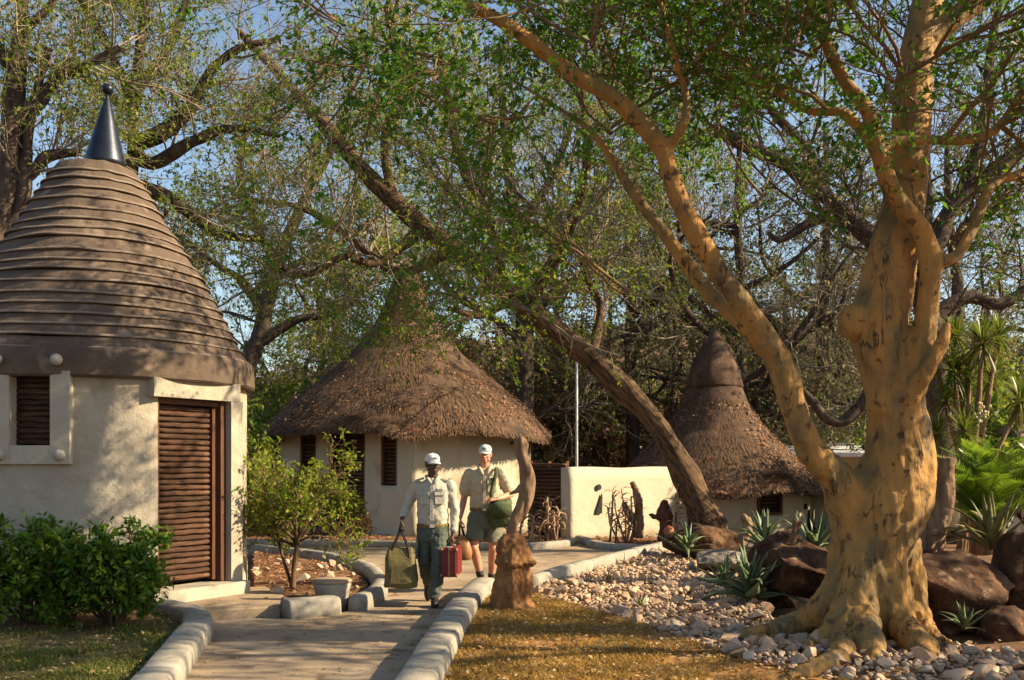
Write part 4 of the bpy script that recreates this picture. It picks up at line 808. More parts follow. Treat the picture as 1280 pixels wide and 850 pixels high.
bush = [('rusty brown bush behind the slatted gate', 690, 31, 3.2, 2.2, L_rust), ('rusty dry bush right of the flag pole', 760, 33, 3.6, 2.4, L_rust), ('dry brown bush left of the pointed roof', 815, 37, 4.5, 2.8, L_rust), ('grey green bush right of the pointed roof', 975, 31, 3.6, 2.4, L_grey), ('grey green bush behind the fig trunk', 1060, 33, 4.2, 2.8, L_olive),
        ('green bush between stepped hut and middle hut', 335, 26, 3., 1.8, L_olive), ('tall green bush left of middle hut eave', 290, 32, 4.8, 3., L_olive), ('olive bush behind the middle hut left slope', 400, 39, 5.5, 3.4, L_grey), ('dark bush at far right edge', 1285, 22, 4., 2.4, L_grey), ('brown bush behind middle hut right slope', 610, 38, 5, 3.2, L_rust), ('dark green bush behind the cycad', 1215, 20, 2.6, 1.6, L_olive), ('grey bush far behind the shed', 1170, 42, 5.5, 3.4, L_grey), ('tan bush far behind the flag pole', 715, 46, 5, 3.6, L_rust), ('olive bush far behind pointed roof', 880, 44, 6, 3.6, L_grey), ('grey bush far left behind tall tree', 130, 40, 6, 4, L_grey)]
for i, (lb, px, Y, h, s, lm) in enumerate(bush):
    auto(lb, px, Y, h, s, .09, 9, 300+i*3, m_bark_d, lm, (60, 420, 1500, 11000), (.09, .17, .55), .45, name='bush', fork=.12, rise=.9, group='bushes behind the huts', l1=(.7, 1.5), l2=(.5, 1.), l3=(.3, .7), cat='bush')
# trees outside the right edge that shade the lawn and trunk
auto('leafy tree just outside the right edge of the frame', 0, 7.4, 8, 3.2, .24, 10, 401, m_bark_b, L_fig, (80, 800, 2600, 11000), (.06, .11, .55), .1, name='shade_tree', x=10.8, fork=.45)
# far scrub on the hillside: one mass
r9 = np.random.default_rng(77); nb9 = 900; sx = r9.uniform(-75, 75, nb9); sy = r9.uniform(48, 130, nb9); sz = terr(sx, sy); cs, ds, ns, ls = [], [], [], []
for x, y, z in zip(sx, sy, sz):
    k = 60; rad_ = r9.uniform(1., 2.4); d = unit(r9.normal(size=(k, 3))); d[:, 2] = np.abs(d[:, 2]); cs.append(np.array([x, y, z])+d*rad_*r9.uniform(.5, 1, (k, 1))*np.array([1, 1, 1.2])); ds.append(unit(r9.normal(size=(k, 3)))); ns.append(unit(r9.normal(size=(k, 3)))); ls.append(r9.uniform(.35, .8, k))
V, Fq = leafquads(np.vstack(cs), np.vstack(ds), np.vstack(ns), np.concatenate(ls), np.concatenate(ls)*.6)
kind(tag(link('hill_scrub', mesh_np('hill_scrub', V, Fq), L_hill), 'dry brown scrub covering the far hillside', 'scrub'), 'stuff')

# --- shrubs
def shrub(name, label, base, w_, h, seed, leafm, nst, counts, leaf, bark=m_bark_b, l1=(.15, .3), l2=(.1, .2), l3=(.06, .14), cat='shrub', group=None, r0=.016):
    r = np.random.default_rng(seed); lim = []
    for k in range(nst):
        a = 2*math.pi*k/nst+r.uniform(-.3, .3); q = math.sqrt(r.uniform(.02, 1)); tip = np.array([math.cos(a)*q*w_, math.sin(a)*q*w_, h*math.sqrt(max(.08, 1-.8*q*q))*r.uniform(.82, 1.02)])
        b = np.array([math.cos(a)*.05, math.sin(a)*.05, 0]); mid = b*.4+tip*np.array([.42, .42, .5])+r.normal(0, .03, 3); lim.append((np.array([b, (b+mid)/2, mid, tip])+np.array(base), np.array([r0, r0*.8, r0*.6, r0*.3])))
    return build_tree(name, label, lim, bark, bark, leafm, seed, counts, leaf, l1=l1, l2=l2, l3=l3, up=.25, cat=cat, origin=np.array(base), sides=6, group=group)
b1 = G(28, 783, .07); b2 = G(134, 785, .07)
shrub('shrub', 'dense glossy green shrub at left frame edge under hut window', b1+np.array([0, .15, 0]), .58, .86, 501, L_shrub, 26, (110, 600, 1700, 9500), (.055, .105, .42))
shrub('shrub', 'dense glossy green shrub beside the hut door', b2+np.array([0, .15, 0]), .52, .85, 502, L_shrub, 26, (110, 600, 1700, 9500), (.055, .105, .42))
b3 = G(366, 738, .06); lim3 = [(np.array([b3, b3+[.02, 0, .3], b3+[.06, 0, .62]]), np.array([.035, .03, .022])), (np.array([b3+[0, 0, .02], b3+[-.12, .05, .35], b3+[-.2, .1, .6], b3+[-.28, .1, 1.0]]), np.array([.02, .018, .014, .006]))]
r = np.random.default_rng(9)
for k in range(15):
    a = 2*math.pi*k/15; s = b3+np.array([.05, 0, .5+.1*r.random()]); e = b3+np.array([math.cos(a)*r.uniform(.25, .72), math.sin(a)*.5, r.uniform(.55, 1.55)]); lim3.append((np.array([s, (s+e)/2+r.normal(0, .06, 3), e]), np.array([.013, .009, .004])))
build_tree('small_tree', 'small lime green bushy tree in the planted bed', lim3, m_bark_b, m_bark_t, L_lime, 503, (80, 320, 850, 3300), (.04, .085, .5), l1=(.2, .42), l2=(.14, .3), l3=(.08, .2), crown_from=2, origin=b3, sides=8)
shrub('shrub', 'bright green bush against the middle hut front wall', (-3.9, 19.9, .02), .75, 1.25, 504, L_lime, 18, (80, 420, 1200, 6500), (.05, .1, .5), l1=(.2, .45), l2=(.15, .35), l3=(.1, .25))
shrub('shrub', 'sparse rusty twiggy plant by middle hut front wall', (-3.1, 19.8, .02), .4, .6, 505, L_rust, 10, (30, 120, 300, 700), (.04, .08, .5), l1=(.15, .3))
shrub('shrub', 'green bush right behind the stepped hut corner', (-4.6, 16.5, 0), .8, 1.9, 506, L_olive, 20, (90, 500, 1600, 9000), (.06, .1, .5), l1=(.3, .6), l2=(.2, .4), l3=(.12, .3))

# --- aloes, yuccas, cycad
m_aloe = M('aloe_green', [(.05, .085, .045), (.10, .14, .06), (.17, .19, .07)], 3, .5, .15, rnd='obj', rv=.2, spec=.4)
m_aloe_y = M('aloe_olive', [(.08, .09, .03), (.16, .15, .05), (.22, .18, .06)], 3, .5, .15, rnd='obj', rv=.2, spec=.4)
m_dry = M('dry_aloe_leaf', [(.22, .12, .07), (.38, .24, .15), (.46, .32, .22)], 4, .9, .3, rnd='obj', rv=.25)
def blade_mesh(name, L, w_, bend, seed, mat, thick=.3, n=8):
    r = np.random.default_rng(seed); rings = []; p = np.zeros(3); a = rad(35); side = 0
    for i in range(n):
        t = i/(n-1); ww_ = w_*(1-t**1.6)*(.8+.4*min(1, t*5))+.0015; d = np.array([math.cos(a), 0, math.sin(a)]); nn_ = np.array([-math.sin(a), 0, math.cos(a)])
        rings.append([p+np.array([0, ww_/2, 0])+nn_*ww_*thick*.6, p-nn_*ww_*thick*.25, p+np.array([0, -ww_/2, 0])+nn_*ww_*thick*.6, p+nn_*ww_*thick*.3]); p = p+d*L/(n-1); a -= bend/(n-1)*r.uniform(.7, 1.3)
    mb = MB(); mb.loft(rings); me = mb.mesh(name, True); me.materials.append(mat); return me
aloe_sets = {}
def aloe(label, base, size, n, seed, mat=m_aloe, name='aloe', stem=0., group='aloes in the rock garden', tmin=-.25):
    r = np.random.default_rng(seed); key = mat.name
    if key not in aloe_sets: aloe_sets[key] = [blade_mesh('leaf', 1, .17, rad(b), 600+i, mat) for i, b in enumerate((15, 45, 75, -15))]
    o = thing(name, label, 'aloe', tuple(base), 0, group)
    if stem: mb = MB(); mb.tube([(0, 0, -.05), (.03, 0, stem*.5), (0, .02, stem)], [.05, .045, .04], 8); mb.obj('stem', m_dead, o, True)
    for i in range(n):
        t = i/n; l = link('leaf', aloe_sets[key][r.integers(4)], None, o, (0, 0, stem+.02+.10*size*t), 0, size*r.uniform(.8, 1.1)*(1-.35*t)); l.rotation_euler = (r.normal(0, .1), -rad(45)*t*1.15+rad(18)*(1-t)+r.normal(0, .1), i*2.4+r.normal(0, .2))
    return o
aloe('large green aloe at front of rocks left of fig roots', W(938, 752, 10.9), .8, 30, 611)
aloe('green aloe between boulder and dead branch before small hut', W(955, 688, 14.6), .8, 28, 612)
aloe('pale green aloe beside the flat boulder on stone bed', W(858, 692, 15.4), .62, 22, 613)
aloe('green aloe right of dead branch before the wing wall', W(1018, 690, 14.5), .75, 24, 614)
aloe('low green aloe half hidden behind front aloe', W(905, 735, 12.2), .55, 20, 615)
aloe('large olive aloe at right edge above the boulders', W(1238, 690, 10.2), .8, 26, 616, m_aloe_y)
aloe('spiky aloe in the shadow below right boulders', W(1205, 790, 8.9), .35, 16, 617)
aloe('small aloe beside the wooden post right of the fig trunk', W(1160, 690, 11), .42, 16, 618, m_aloe_y)
aloe('tiny green succulent among the pale stones', G(800, 760, .1), .2, 14, 619, m_aloe_y)
aloe('tiny succulent tuft at centre of the stone bed', G(760, 727, .1), .22, 12, 620, m_aloe_y)
def dry_aloe(label, base, n, h, sp_, seed):
    r = np.random.default_rng(seed); o = thing('dry_aloe', label, 'aloe', tuple(base), 0, 'dry aloes by the walls')
    if 'dry' not in aloe_sets: aloe_sets['dry'] = [blade_mesh('dead_leaf', .34, .045, rad(b), 650+i, m_dry, .15, 6) for i, b in enumerate((90, 140, 190, 30))]
    for k in range(n):
        bx, by = r.normal(0, sp_, 2)*.6; hh = h*r.uniform(.55, 1.); tp = np.array([bx+r.normal(0, .12), by+r.normal(0, .1), hh]); mb = MB(); mb.tube([(bx, by, -.03), ((bx+tp[0])/2+r.normal(0, .04), (by+tp[1])/2, hh*.5), tp], [.025, .02, .016], 6); mb.obj('stem', m_dry, o, True)
        for j in range(11):
            t = .35+.65*(j/10); l = link('dead_leaf', aloe_sets['dry'][r.integers(4)], None, o, (bx+(tp[0]-bx)*t, by+(tp[1]-by)*t, hh*t), 0, r.uniform(.6, 1.1)); l.rotation_euler = (r.normal(0, .3), r.uniform(-.5, .5), r.uniform(0, 6.28))
    return o
dry_aloe('cluster of dry pinkish aloe stems before the boundary wall', (W(776, 670, 20)[0], 20., .03), 9, 1.15, .24, 661)
dry_aloe('dry aloe stems between the middle hut and the gate', (W(690, 670, 20.4)[0], 20.4, .03), 7, .95, .3, 662)
dry_aloe('dry aloe clump by the stump under the curved hut wall', (W(662, 675, 20.2)[0], 20.2, .03), 5, .6, .25, 663)
dry_aloe('single tall dry aloe stalk right of carved wood figure', (W(850, 670, 19.6)[0], 19.6, .03), 2, 1.3, .06, 664)
m_yuc = LEAF('yucca_blade', [(.05, .10, .012), (.10, .16, .018), (.19, .22, .03), (.27, .27, .04)], .4, .4)
m_cyc = LEAF('cycad_leaflet', [(.08, .16, .012), (.15, .24, .018), (.24, .31, .025)], .5, .4)
def rosette(name, parent, c, size, n, seed, mat, dead=False):
    r = np.random.default_rng(seed); d = unit(r.normal(size=(n, 3))+np.array([0, 0, -.9 if dead else .35])); l = size*r.uniform(.75, 1.1, n); w_ = r.uniform(.018, .032, n)*size*1.9; s = unit(np.cross(d, np.array([0, 0, 1.])+r.normal(0, .1, (n, 3)))); dn = np.array([0, 0, -1.])
    c0 = np.array(c)+d*.03; m1 = c0+d*(l*.45)[:, None]; m2 = c0+d*(l*.8)[:, None]+dn*(l*.06)[:, None]; tp = c0+d*l[:, None]+dn*(l*.16)[:, None]; sw = s*w_[:, None]
    V = np.stack([c0-sw*.5, c0+sw*.5, m1+sw*.6, m1-sw*.6, m2+sw*.4, m2-sw*.4, tp+sw*.04, tp-sw*.04], 1).reshape(-1, 3); b = np.arange(n)[:, None]*8
    Fq = np.concatenate([b+np.array([[0, 1, 2, 3]]), b+np.array([[3, 2, 4, 5]]), b+np.array([[5, 4, 6, 7]])]); return kind(link(name, mesh_np(name, V, Fq), mat, parent), 'stuff')
yb = W(1212, 700, 12.5); yu = thing('yucca', 'tall branching yucca with spiky green heads right of fig trunk', 'yucca', tuple(yb))
heads = [(1228, 428, 0, .40), (1190, 462, .1, .36), (1206, 540, -.4, .36), (1183, 500, .2, .32), (1248, 420, .3, .34), (1275, 500, .1, .36), (1165, 440, .4, .3), (1210, 470, .25, .34), (1172, 540, .3, .32), (1240, 470, .5, .34), (1195, 420, .5, .32)]
for i, (px, py, dy, sz_) in enumerate(heads):
    h = W(px, py, 12.5+dy)-yb; k = np.array([h[0]*.25, h[1]*.2, h[2]*.45]); mb = MB(); Q = even(spline([np.array([.03*(i-5), .02*i, 0]), k, h*.97], 20), 12); mb.tube(Q, np.linspace(.045, .028, 12), 8); me = mb.mesh('stem', True); roughen(me, .008, 12, i); link('stem', me, m_dead, yu)
    rosette('leaf_head', yu, h, sz_, 130, 700+i, m_yuc)
    if i in (0, 3, 5): rosette('dead_skirt', yu, h-[0, 0, .06], sz_*.75, 40, 720+i, m_dry, True)
fl = W(1226, 516, 12.1)-yb; mb = MB(); rr9 = np.random.default_rng(4)
for k in range(26): mb.ell(fl+rr9.normal(0, 1, 3)*[.035, .035, .07], (.018, .018, .02), None, 6, 5)
kind(mb.obj('flower_spike', M('cream_flower', [(.6, .5, .3), (.7, .6, .4)], 5), yu, True), 'stuff')
def frond_mesh(L, seed, mat):
    r = np.random.default_rng(seed); n = 44; t = np.linspace(0, 1, n); x = L*(t*.92); z = L*(.62*t-.62*t*t*1.15)+L*.22*t; P = np.c_[x, 0*x, z]; T = unit(np.gradient(P, axis=0)); c, d, nn_, l = [], [], [], []
    for i in range(2, n):
        for s in (-1, 1):
            for q in (0,):
                c.append(P[i]-T[i]*q*L/n); d.append(unit(T[i]*.55+np.array([0, s, 0])*.85+np.array([0, 0, .18+r.normal(0, .05)]))); nn_.append([0, 0, 1]); l.append(L*.24*math.sin(math.pi*min(1, .18+.8*t[i]))+.02)
    l = np.array(l); V, Fq = leafquads(np.array(c), np.array(d), np.array(nn_, float), l, np.full(len(l), .017*L/.9), .1); tv, tf = tubes_np(P[None, ::3], np.linspace(.011, .003, len(P[::3]))[None], 4); V, Fq = join([(V, Fq), (tv, tf)])
    me = mesh_np('frond', V, Fq); me.materials.append(mat); return me
fr = [frond_mesh(.95, 800+i, m_cyc) for i in range(4)]
def cycad(label, base, sc_, n, seed):
    r = np.random.default_rng(seed); o = thing('cycad', label, 'cycad', tuple(base), 0, 'cycads at right'); mb = MB(); mb.tube([(0, 0, -.1), (0, 0, .12), (0, 0, .22)], [.13, .15, .09], 12); me = mb.mesh('trunk', True); roughen(me, .02, 14, 3); link('trunk', me, m_dead, o)
    for i in range(n):
        f = link('frond', fr[i % 4], None, o, (0, 0, .2), 0, sc_*r.uniform(.8, 1.1)); t = i/n; f.rotation_euler = (r.normal(0, .12), -rad(62)*t-rad(2)+r.normal(0, .12), i*2.4+r.normal(0, .15))
cycad('bright green cycad with arching fronds below the yucca', W(1228, 682, 11.4), 1.15, 40, 811)
cycad('bright green cycad at the right frame edge', W(1300, 665, 12), 1.1, 34, 812)

# --- rocks
def rock(label, c, dims, seed, mat=m_rock, rz=0., name='boulder', group='boulders in the rock garden'):
    r = np.random.default_rng(seed); bm = bmesh.new(); bmesh.ops.create_icosphere(bm, subdivisions=5, radius=.62); me = bpy.data.meshes.new(name); bm.to_mesh(me); bm.free(); V = get_co(me)
    for n in unit(r.normal(size=(17, 3))*np.array([1, 1, .8])):
        k = r.uniform(.36, .52); V = V-n*(np.maximum(0, V @ n-k)*.97)[:, None]
    V = V*np.array(dims); ly = np.sin(V @ unit(r.normal(size=3)*[.4, .4, 1])*r.uniform(28, 40)+2*vn(V, 2, seed)); set_co(me, V); no = get_no(me)
    set_co(me, V+no*(.06*min(dims)*vn(V, 3.2, seed, 3)+.02*vn(V, 11, seed+1, 3)+.010*np.clip(ly, -1, .3))[:, None]); me.polygons.foreach_set('use_smooth', np.ones(len(me.polygons), dtype=bool))
    return tag(link(name, me, mat, None, tuple(c), rz), label, 'rock', group)
rock('big layered red brown boulder right of the fig trunk', W(1190, 745, 9.5), (1.15, .9, .75), 901, rz=.2)
rock('dark boulder at the right frame edge', W(1285, 725, 9.6), (.8, .8, .8), 902)
rock('dark boulder in shade low behind the fig roots', W(1165, 770, 9.7), (.6, .5, .5), 903)
rock('red brown rock low at right edge by the stones', W(1262, 790, 9.0), (.5, .45, .36), 904)
rock('dark brown boulder just left of the fig trunk', W(1010, 715, 10.9), (.95, .7, .62), 905)
rock('brown boulder under the front aloe', W(968, 755, 11.5), (.6, .6, .42), 906)
rock('large flat topped brown boulder at foot of leaning tree', W(872, 676, 16.5), (1.1, .8, .55), 907, rz=-.3)
rock('low grey brown slab rock in front of flat boulder', W(905, 702, 14.5), (1.0, .7, .3), 908, m_rockg)
rock('grey rock at the corner of path and stone bed', W(812, 695, 16.9), (.45, .35, .24), 909, m_rockg)
rock('reddish rock at the foot of the fig trunk right side', W(1174, 812, 8.4), (.28, .24, .2), 910)
rock('brown rock behind the dead branch', W(985, 690, 13.2), (.9, .6, .5), 911)
rock('small brown boulder beside the wooden post', W(1150, 720, 10.6), (.6, .5, .5), 912)
rock('grey boulder far right behind the cycad', W(1262, 556, 19), (1.2, 1., .9), 913, m_rockg)

# --- dead wood, posts, stump
def dead(name, label, limbs, base, seed, mat=m_dead, voxel=.02, cat='dead wood', amp=.02, group=None):
    mb = MB()
    for P, R in limbs: P = np.array(P, float); Q = even(spline(P, 40), 20); t0 = arclen(P)/arclen(P)[-1]; mb.tube(Q, np.interp(np.linspace(0, 1, 20), t0, R), 12)
    me = remesh(mb, 'branch_wood', voxel, 2); V = get_co(me); set_co(me, V-np.array(base)+get_no(me)*(amp*vn(V*np.array([1, 1, .4]), 14, seed)+amp*.4*vn(V, 40, seed+1))[:, None]); me.name = name
    return tag(link(name, me, mat, None, tuple(base)), label, cat, group)
# stump with driftwood
sb = G(640, 768, .0); sb[1] += .1; stp = thing('tree_stump', 'ochre eroded stump with curved driftwood standing on path corner', 'stump', tuple(sb))
mb = MB(); SY = sb[1]
def sp_(px, py, dy=0): return W(px, py, SY+dy)
prof = [(638, 775, 27), (638, 762, 27), (638, 748, 24), (639, 735, 23), (640, 720, 21), (641, 708, 20), (641, 702, 25), (641, 698, 22), (640, 690, 20), (638, 680, 18), (637, 672, 14), (636, 666, 7)]
mb.tube([sp_(a, b) for a, b, c in prof], [c/F*SY for a, b, c in prof], 18)
mb.ell(sp_(652, 703, -.05), (.17, .12, .03)); mb.ell(sp_(630, 688, -.06), (.10, .1, .04)); mb.ell(sp_(660, 764, -.05), (.05, .055, .09))
me = remesh(mb, 'base', .012, 2); V = get_co(me); set_co(me, V-sb+get_no(me)*(.028*vn(V*np.array([1, 1, .22]), 13, 3, 3)+.020*vn(V*np.array([1, 1, .6]), 30, 4, 3))[:, None]); link('base', me, m_stump, stp)
mb = MB(); dr = [(640, 672, 8), (642, 655, 8), (650, 640, 9), (657, 622, 9.5), (661, 602, 9.5), (657, 585, 9), (652, 568, 8), (653, 556, 8), (650, 547, 5)]
P = np.array([sp_(a, b, .05) for a, b, c in dr]); Q = even(spline(P, 50), 30); mb.tube(Q, np.interp(np.linspace(0, 1, 30), arclen(P)/arclen(P)[-1], [c/F*SY for a, b, c in dr]), 12); mb.ell(sp_(660, 588, 0), (.05, .05, .07)); mb.ell(sp_(650, 553, .05), (.06, .05, .05)); mb.tube([sp_(655, 606), sp_(645, 614), sp_(636, 618)], [.03, .022, .01], 8)
me = remesh(mb, 'driftwood', .013, 2); V = get_co(me); set_co(me, V-sb+get_no(me)*(.014*vn(V*np.array([1, 1, .35]), 18, 8, 2))[:, None]); link('driftwood', me, m_dead, stp)
dead('dead_branch', 'twisted dead branch standing among aloes left of fig trunk', [([W(972, 735, 12.2), W(985, 705, 12.2), W(992, 680, 12.2), W(997, 650, 12.2)], [.10, .09, .07, .05]), ([W(985, 705, 12.2), W(1000, 690, 12.1), W(1005, 672, 12.1)], [.06, .05, .03])], W(975, 738, 12.2), 921)
dead('dead_stump', 'dead wood stump leaning behind the aloe before small hut', [([W(925, 680, 15.5), W(935, 655, 15.5), W(928, 645, 15.5)], [.09, .08, .05])], W(925, 682, 15.5), 922)
dead('wooden_post', 'weathered wooden post leaning behind fig trunk at right', [([W(1158, 690, 10.6), W(1172, 650, 10.6), W(1182, 610, 10.6), W(1184, 572, 10.6)], [.14, .13, .11, .085])], W(1158, 692, 10.6), 923, cat='post')
dead('dead_tree_stump', 'tall twisted dead stump before boundary wall beside dry aloes', [([W(798, 672, 20), W(799, 645, 20), W(797, 622, 20), W(790, 602, 20)], [.11, .1, .09, .06]), ([W(798, 660, 20), W(784, 640, 20), W(780, 628, 20)], [.09, .07, .05])], W(798, 676, 20), 924)
cw = dead('carved_wood_figure', 'dark forked wood figure with side arms before the boundary wall', [([W(832, 676, 19.7), W(832, 655, 19.7), W(830, 640, 19.7), W(832, 625, 19.7)], [.16, .13, .15, .05]), ([W(830, 645, 19.7), W(818, 646, 19.7), W(811, 642, 19.7)], [.07, .05, .03]), ([W(832, 645, 19.7), W(844, 648, 19.7), W(846, 640, 19.7)], [.07, .06, .03])], W(832, 678, 19.7), 925, m_frame, cat='sculpture')
for i, (px, py, Y, r0, lb) in enumerate(((836, 664, 19.3, .105, 'round terracotta ball pot beside the carved wood figure'), (908, 668, 19.2, .10, 'terracotta ball pot at right foot of the leaning tree'))):
    p = W(px, py, Y); o = thing('ball_pot', lb, 'pot', (p[0], p[1], p[2]-r0)); mb = MB(); mb.lathe([(.04, 0), (r0*.8, r0*.4), (r0, r0), (r0*.85, r0*1.55), (r0*.4, r0*1.9), (r0*.3, r0*1.92)], 20, True); mb.obj('body', m_terra, o, True); mb = MB(); mb.lathe([(r0*.3, r0*1.9), (r0*.34, r0*2.05), (r0*.28, r0*2.06), (r0*.2, r0*1.95)], 16, True); mb.obj('rim', m_terra, o, True)
    if i == 1: mb = MB(); mb.lathe([(.12, -r0*2.4), (.11, 0)], 14, True); mb.obj('pedestal', m_dead, o, True)
# wooden stick slung at the shoulder of the first person
q = W(566, 676, 11.56); tq = W(562.5, 602, 11.56)-q; o = thing('wooden_stick', 'thin wooden stick slung at the shoulder of the person with red suitcase', 'stick', tuple(q)); mb = MB()
mb.tube([(0, 0, 0), tq*.5+[.008, 0, 0], tq*.9, tq], [.018, .02, .026, .024], 10); me = mb.mesh('shaft', True); roughen(me, .004, 14, 1); link('shaft', me, m_dead, o); mb = MB(); mb.ell(tq, (.032, .032, .04)); mb.obj('knob', m_dead, o, True)

# ------------------------------------------------------------------ people
#PEOPLE-BEGIN
m_skin_d = M('dark_skin', [(.065, .033, .021), (.095, .05, .032)], 12, .5, .1, 60, spec=.35)
m_skin_l = M('ruddy_skin', [(.46, .20, .125), (.56, .27, .17)], 10, .5, .1, 60, spec=.35)
m_shirt1 = M('stone_shirt_cloth', [(.38, .35, .29), (.46, .43, .36)], 8, .9, .35, 34)
m_shirt2 = M('khaki_shirt_cloth', [(.42, .34, .23), (.50, .42, .29)], 8, .9, .35, 34)
m_trous = M('grey_green_trousers', [(.06, .07, .056), (.095, .108, .085)], 8, .9, .35, 34)
m_short = M('olive_shorts', [(.12, .12, .085), (.17, .165, .12)], 8, .9, .35, 34)
m_cap = M('white_cap_cloth', [(.55, .55, .54), (.66, .66, .64)], 9, .85, .2, 40)
m_cap2 = M('pale_grey_cap_cloth', [(.42, .43, .40), (.52, .53, .50)], 9, .85, .2, 40)
m_shoe = M('black_shoe', [(.012, .011, .010), (.03, .026, .022)], 8, .5, .2)
m_belt = M('patterned_belt', [(.02, .018, .016), (.30, .20, .05), (.03, .025, .02)], 26, .7, pos=[.42, .5, .58])
m_sock = M('dark_sock', [(.03, .03, .032), (.05, .05, .052)], 9, .9)
m_tote = M('olive_canvas', [(.11, .088, .034), (.16, .13, .052)], 7, .85, .4, 30)
m_strap = M('black_webbing', [(.012, .012, .014), (.022, .022, .024)], 9, .8)
m_red = M('red_leather', [(.11, .009, .008), (.16, .016, .012)], 7, .45, .2, 24, spec=.4)
m_brown = M('tan_leather', [(.20, .085, .03), (.32, .15, .06)], 7, .5, .3, 20, spec=.4)
m_satch = M('green_satchel_cloth', [(.055, .07, .030), (.095, .11, .05)], 7, .9, .5, 26)
m_logo = M('slate_logo_thread', [(.10, .13, .14), (.16, .19, .2)], 20, .8)
m_eye = M('eye_white', [(.55, .53, .5), (.6, .58, .55)], 5, .3); m_hair = M('grey_stubble', [(.28, .26, .24), (.4, .38, .35)], 20, .9); m_lip = M('lip', [(.16, .06, .05), (.2, .08, .06)], 9, .5); m_hair_b = M('black_hair', [(.01, .009, .008), (.02, .018, .016)], 20, .9)
V3 = lambda *a: np.array(a, float)
def hand(mb, wrist, dirn, palm_n, thumb_side, grip=None, L=.085, curl=1.25):
    """palm plus four curled fingers and a thumb; fingers curl towards palm_n"""
    d = np.array(dirn, float); d /= np.linalg.norm(d); n = np.array(palm_n, float); n -= (n @ d)*d; n /= np.linalg.norm(n); s = np.cross(d, n); s *= np.sign(s @ np.array(thumb_side, float)+1e-9); w = np.array(wrist, float)
    for k in (-1, -.33, .33, 1): mb.capsule(w+d*.01+s*.012*k, .016, w+d*L+s*.030*k, .0145, 8)
    for i, (k, fl) in enumerate(((.033, .068), (.011, .076), (-.012, .071), (-.034, .056))):
        p = w+d*L+s*k; a = .35; q = []; q.append(p)
        for seg, f in enumerate((.45, .32, .25)):
            dd = d*math.cos(a)+n*math.sin(a); p = p+dd*fl*f*1.15; q.append(p); a += curl*.8
        mb.chain(q, [.0105, .0098, .009, .008], 8)
    t0 = w+d*.03+s*.030; mb.chain([t0, t0+s*.022+d*.022+n*.012, t0+s*.020+d*.048+n*.032, t0+s*.006+d*.062+n*.046], [.014, .0125, .011, .009], 8)
def head(mb, c, yaw, parts, pitch=0.):
    """c = centre of the head at eye height; face towards -Y turned by yaw. returns the transform"""
    R = Matrix.Rotation(yaw, 3, 'Z') @ Matrix.Rotation(pitch, 3, 'X')
    def T(x, y, z): v = R @ Vector((x, y, z)); return np.array([c[0]+v.x, c[1]+v.y, c[2]+v.z])
    E = lambda x, y, z, r: mb.ell(T(x, y, z), r, R)
    E(0, .012, .03, (.073, .092, .085)); E(0, -.012, -.035, (.062, .074, .075)); E(0, -.045, -.088, (.034, .032, .026)); E(0, -.06, -.02, (.045, .03, .05))
    for s in (-1, 1):
        E(s*.040, -.052, -.028, (.024, .026, .02)); E(s*.076, .012, -.012, (.011, .021, .032)); E(s*.028, -.078, .019, (.026, .014, .010)); E(s*.045, -.01, -.062, (.022, .05, .03))
        mb.ell(T(s*.011, -.097, -.036), (.010, .012, .008), R)
    mb.capsule(T(0, -.082, .008), .009, T(0, -.104, -.030), .0125, 8); E(0, -.080, -.066, (.024, .012, .007)); E(0, -.077, -.077, (.021, .011, .007))
    return T, R
def cap(parent, T, R, mat, og, name='cap'):
    cp = link(name, None, None, parent); mb = MB(); N_ = 24; rings = []
    for z, q in ((.028, 1.), (.05, 1.01), (.075, .97), (.095, .86), (.112, .62), (.12, .3), (.122, .02)): rings.append([T(.083*q*math.cos(a), .014+.100*q*math.sin(a), z) for a in np.arange(N_)*2*math.pi/N_])
    mb.loft(rings); me = mb.mesh('crown_panel', True); set_co(me, get_co(me)-og); link('crown_panel', me, mat, cp)
    mb = MB(); top, bot = [], []
    for i in range(13):
        a = rad(-165+150*i/12); top.append((math.cos(a)*.08, .01+math.sin(a)*.098, .034)); bot.append((math.cos(a)*.072, .0+math.sin(a)*.172, .022-.012*abs(math.cos(a))))
    for k in range(12):
        mb.add([T(*top[k]), T(*top[k+1]), T(*bot[k+1]), T(*bot[k]), T(top[k][0], top[k][1], top[k][2]-.007), T(top[k+1][0], top[k+1][1], top[k+1][2]-.007), T(bot[k+1][0], bot[k+1][1], bot[k+1][2]-.006), T(bot[k][0], bot[k][1], bot[k][2]-.006)], [(0, 1, 2, 3), (7, 6, 5, 4), (2, 6, 7, 3), (0, 4, 5, 1)])
    me = mb.mesh('brim', True); set_co(me, get_co(me)-og); link('brim', me, mat, cp)
    mb = MB(); mb.ell(T(0, .014, .122), (.009, .009, .006)); me = mb.mesh('button'); set_co(me, get_co(me)-og); link('button', me, mat, cp)
    mb = MB(); mb.ell(T(0, -.083, .07), (.026, .006, .016), R); me = mb.mesh('badge', True); set_co(me, get_co(me)-og); link('badge', me, m_logo, cp)
    return cp
def ellring(c, rx, ry, n=20, yaw=0.): return [(c[0]+rx*math.cos(a)*math.cos(yaw)-ry*math.sin(a)*math.sin(yaw), c[1]+rx*math.cos(a)*math.sin(yaw)+ry*math.sin(a)*math.cos(yaw), c[2]) for a in np.arange(n)*2*math.pi/n]
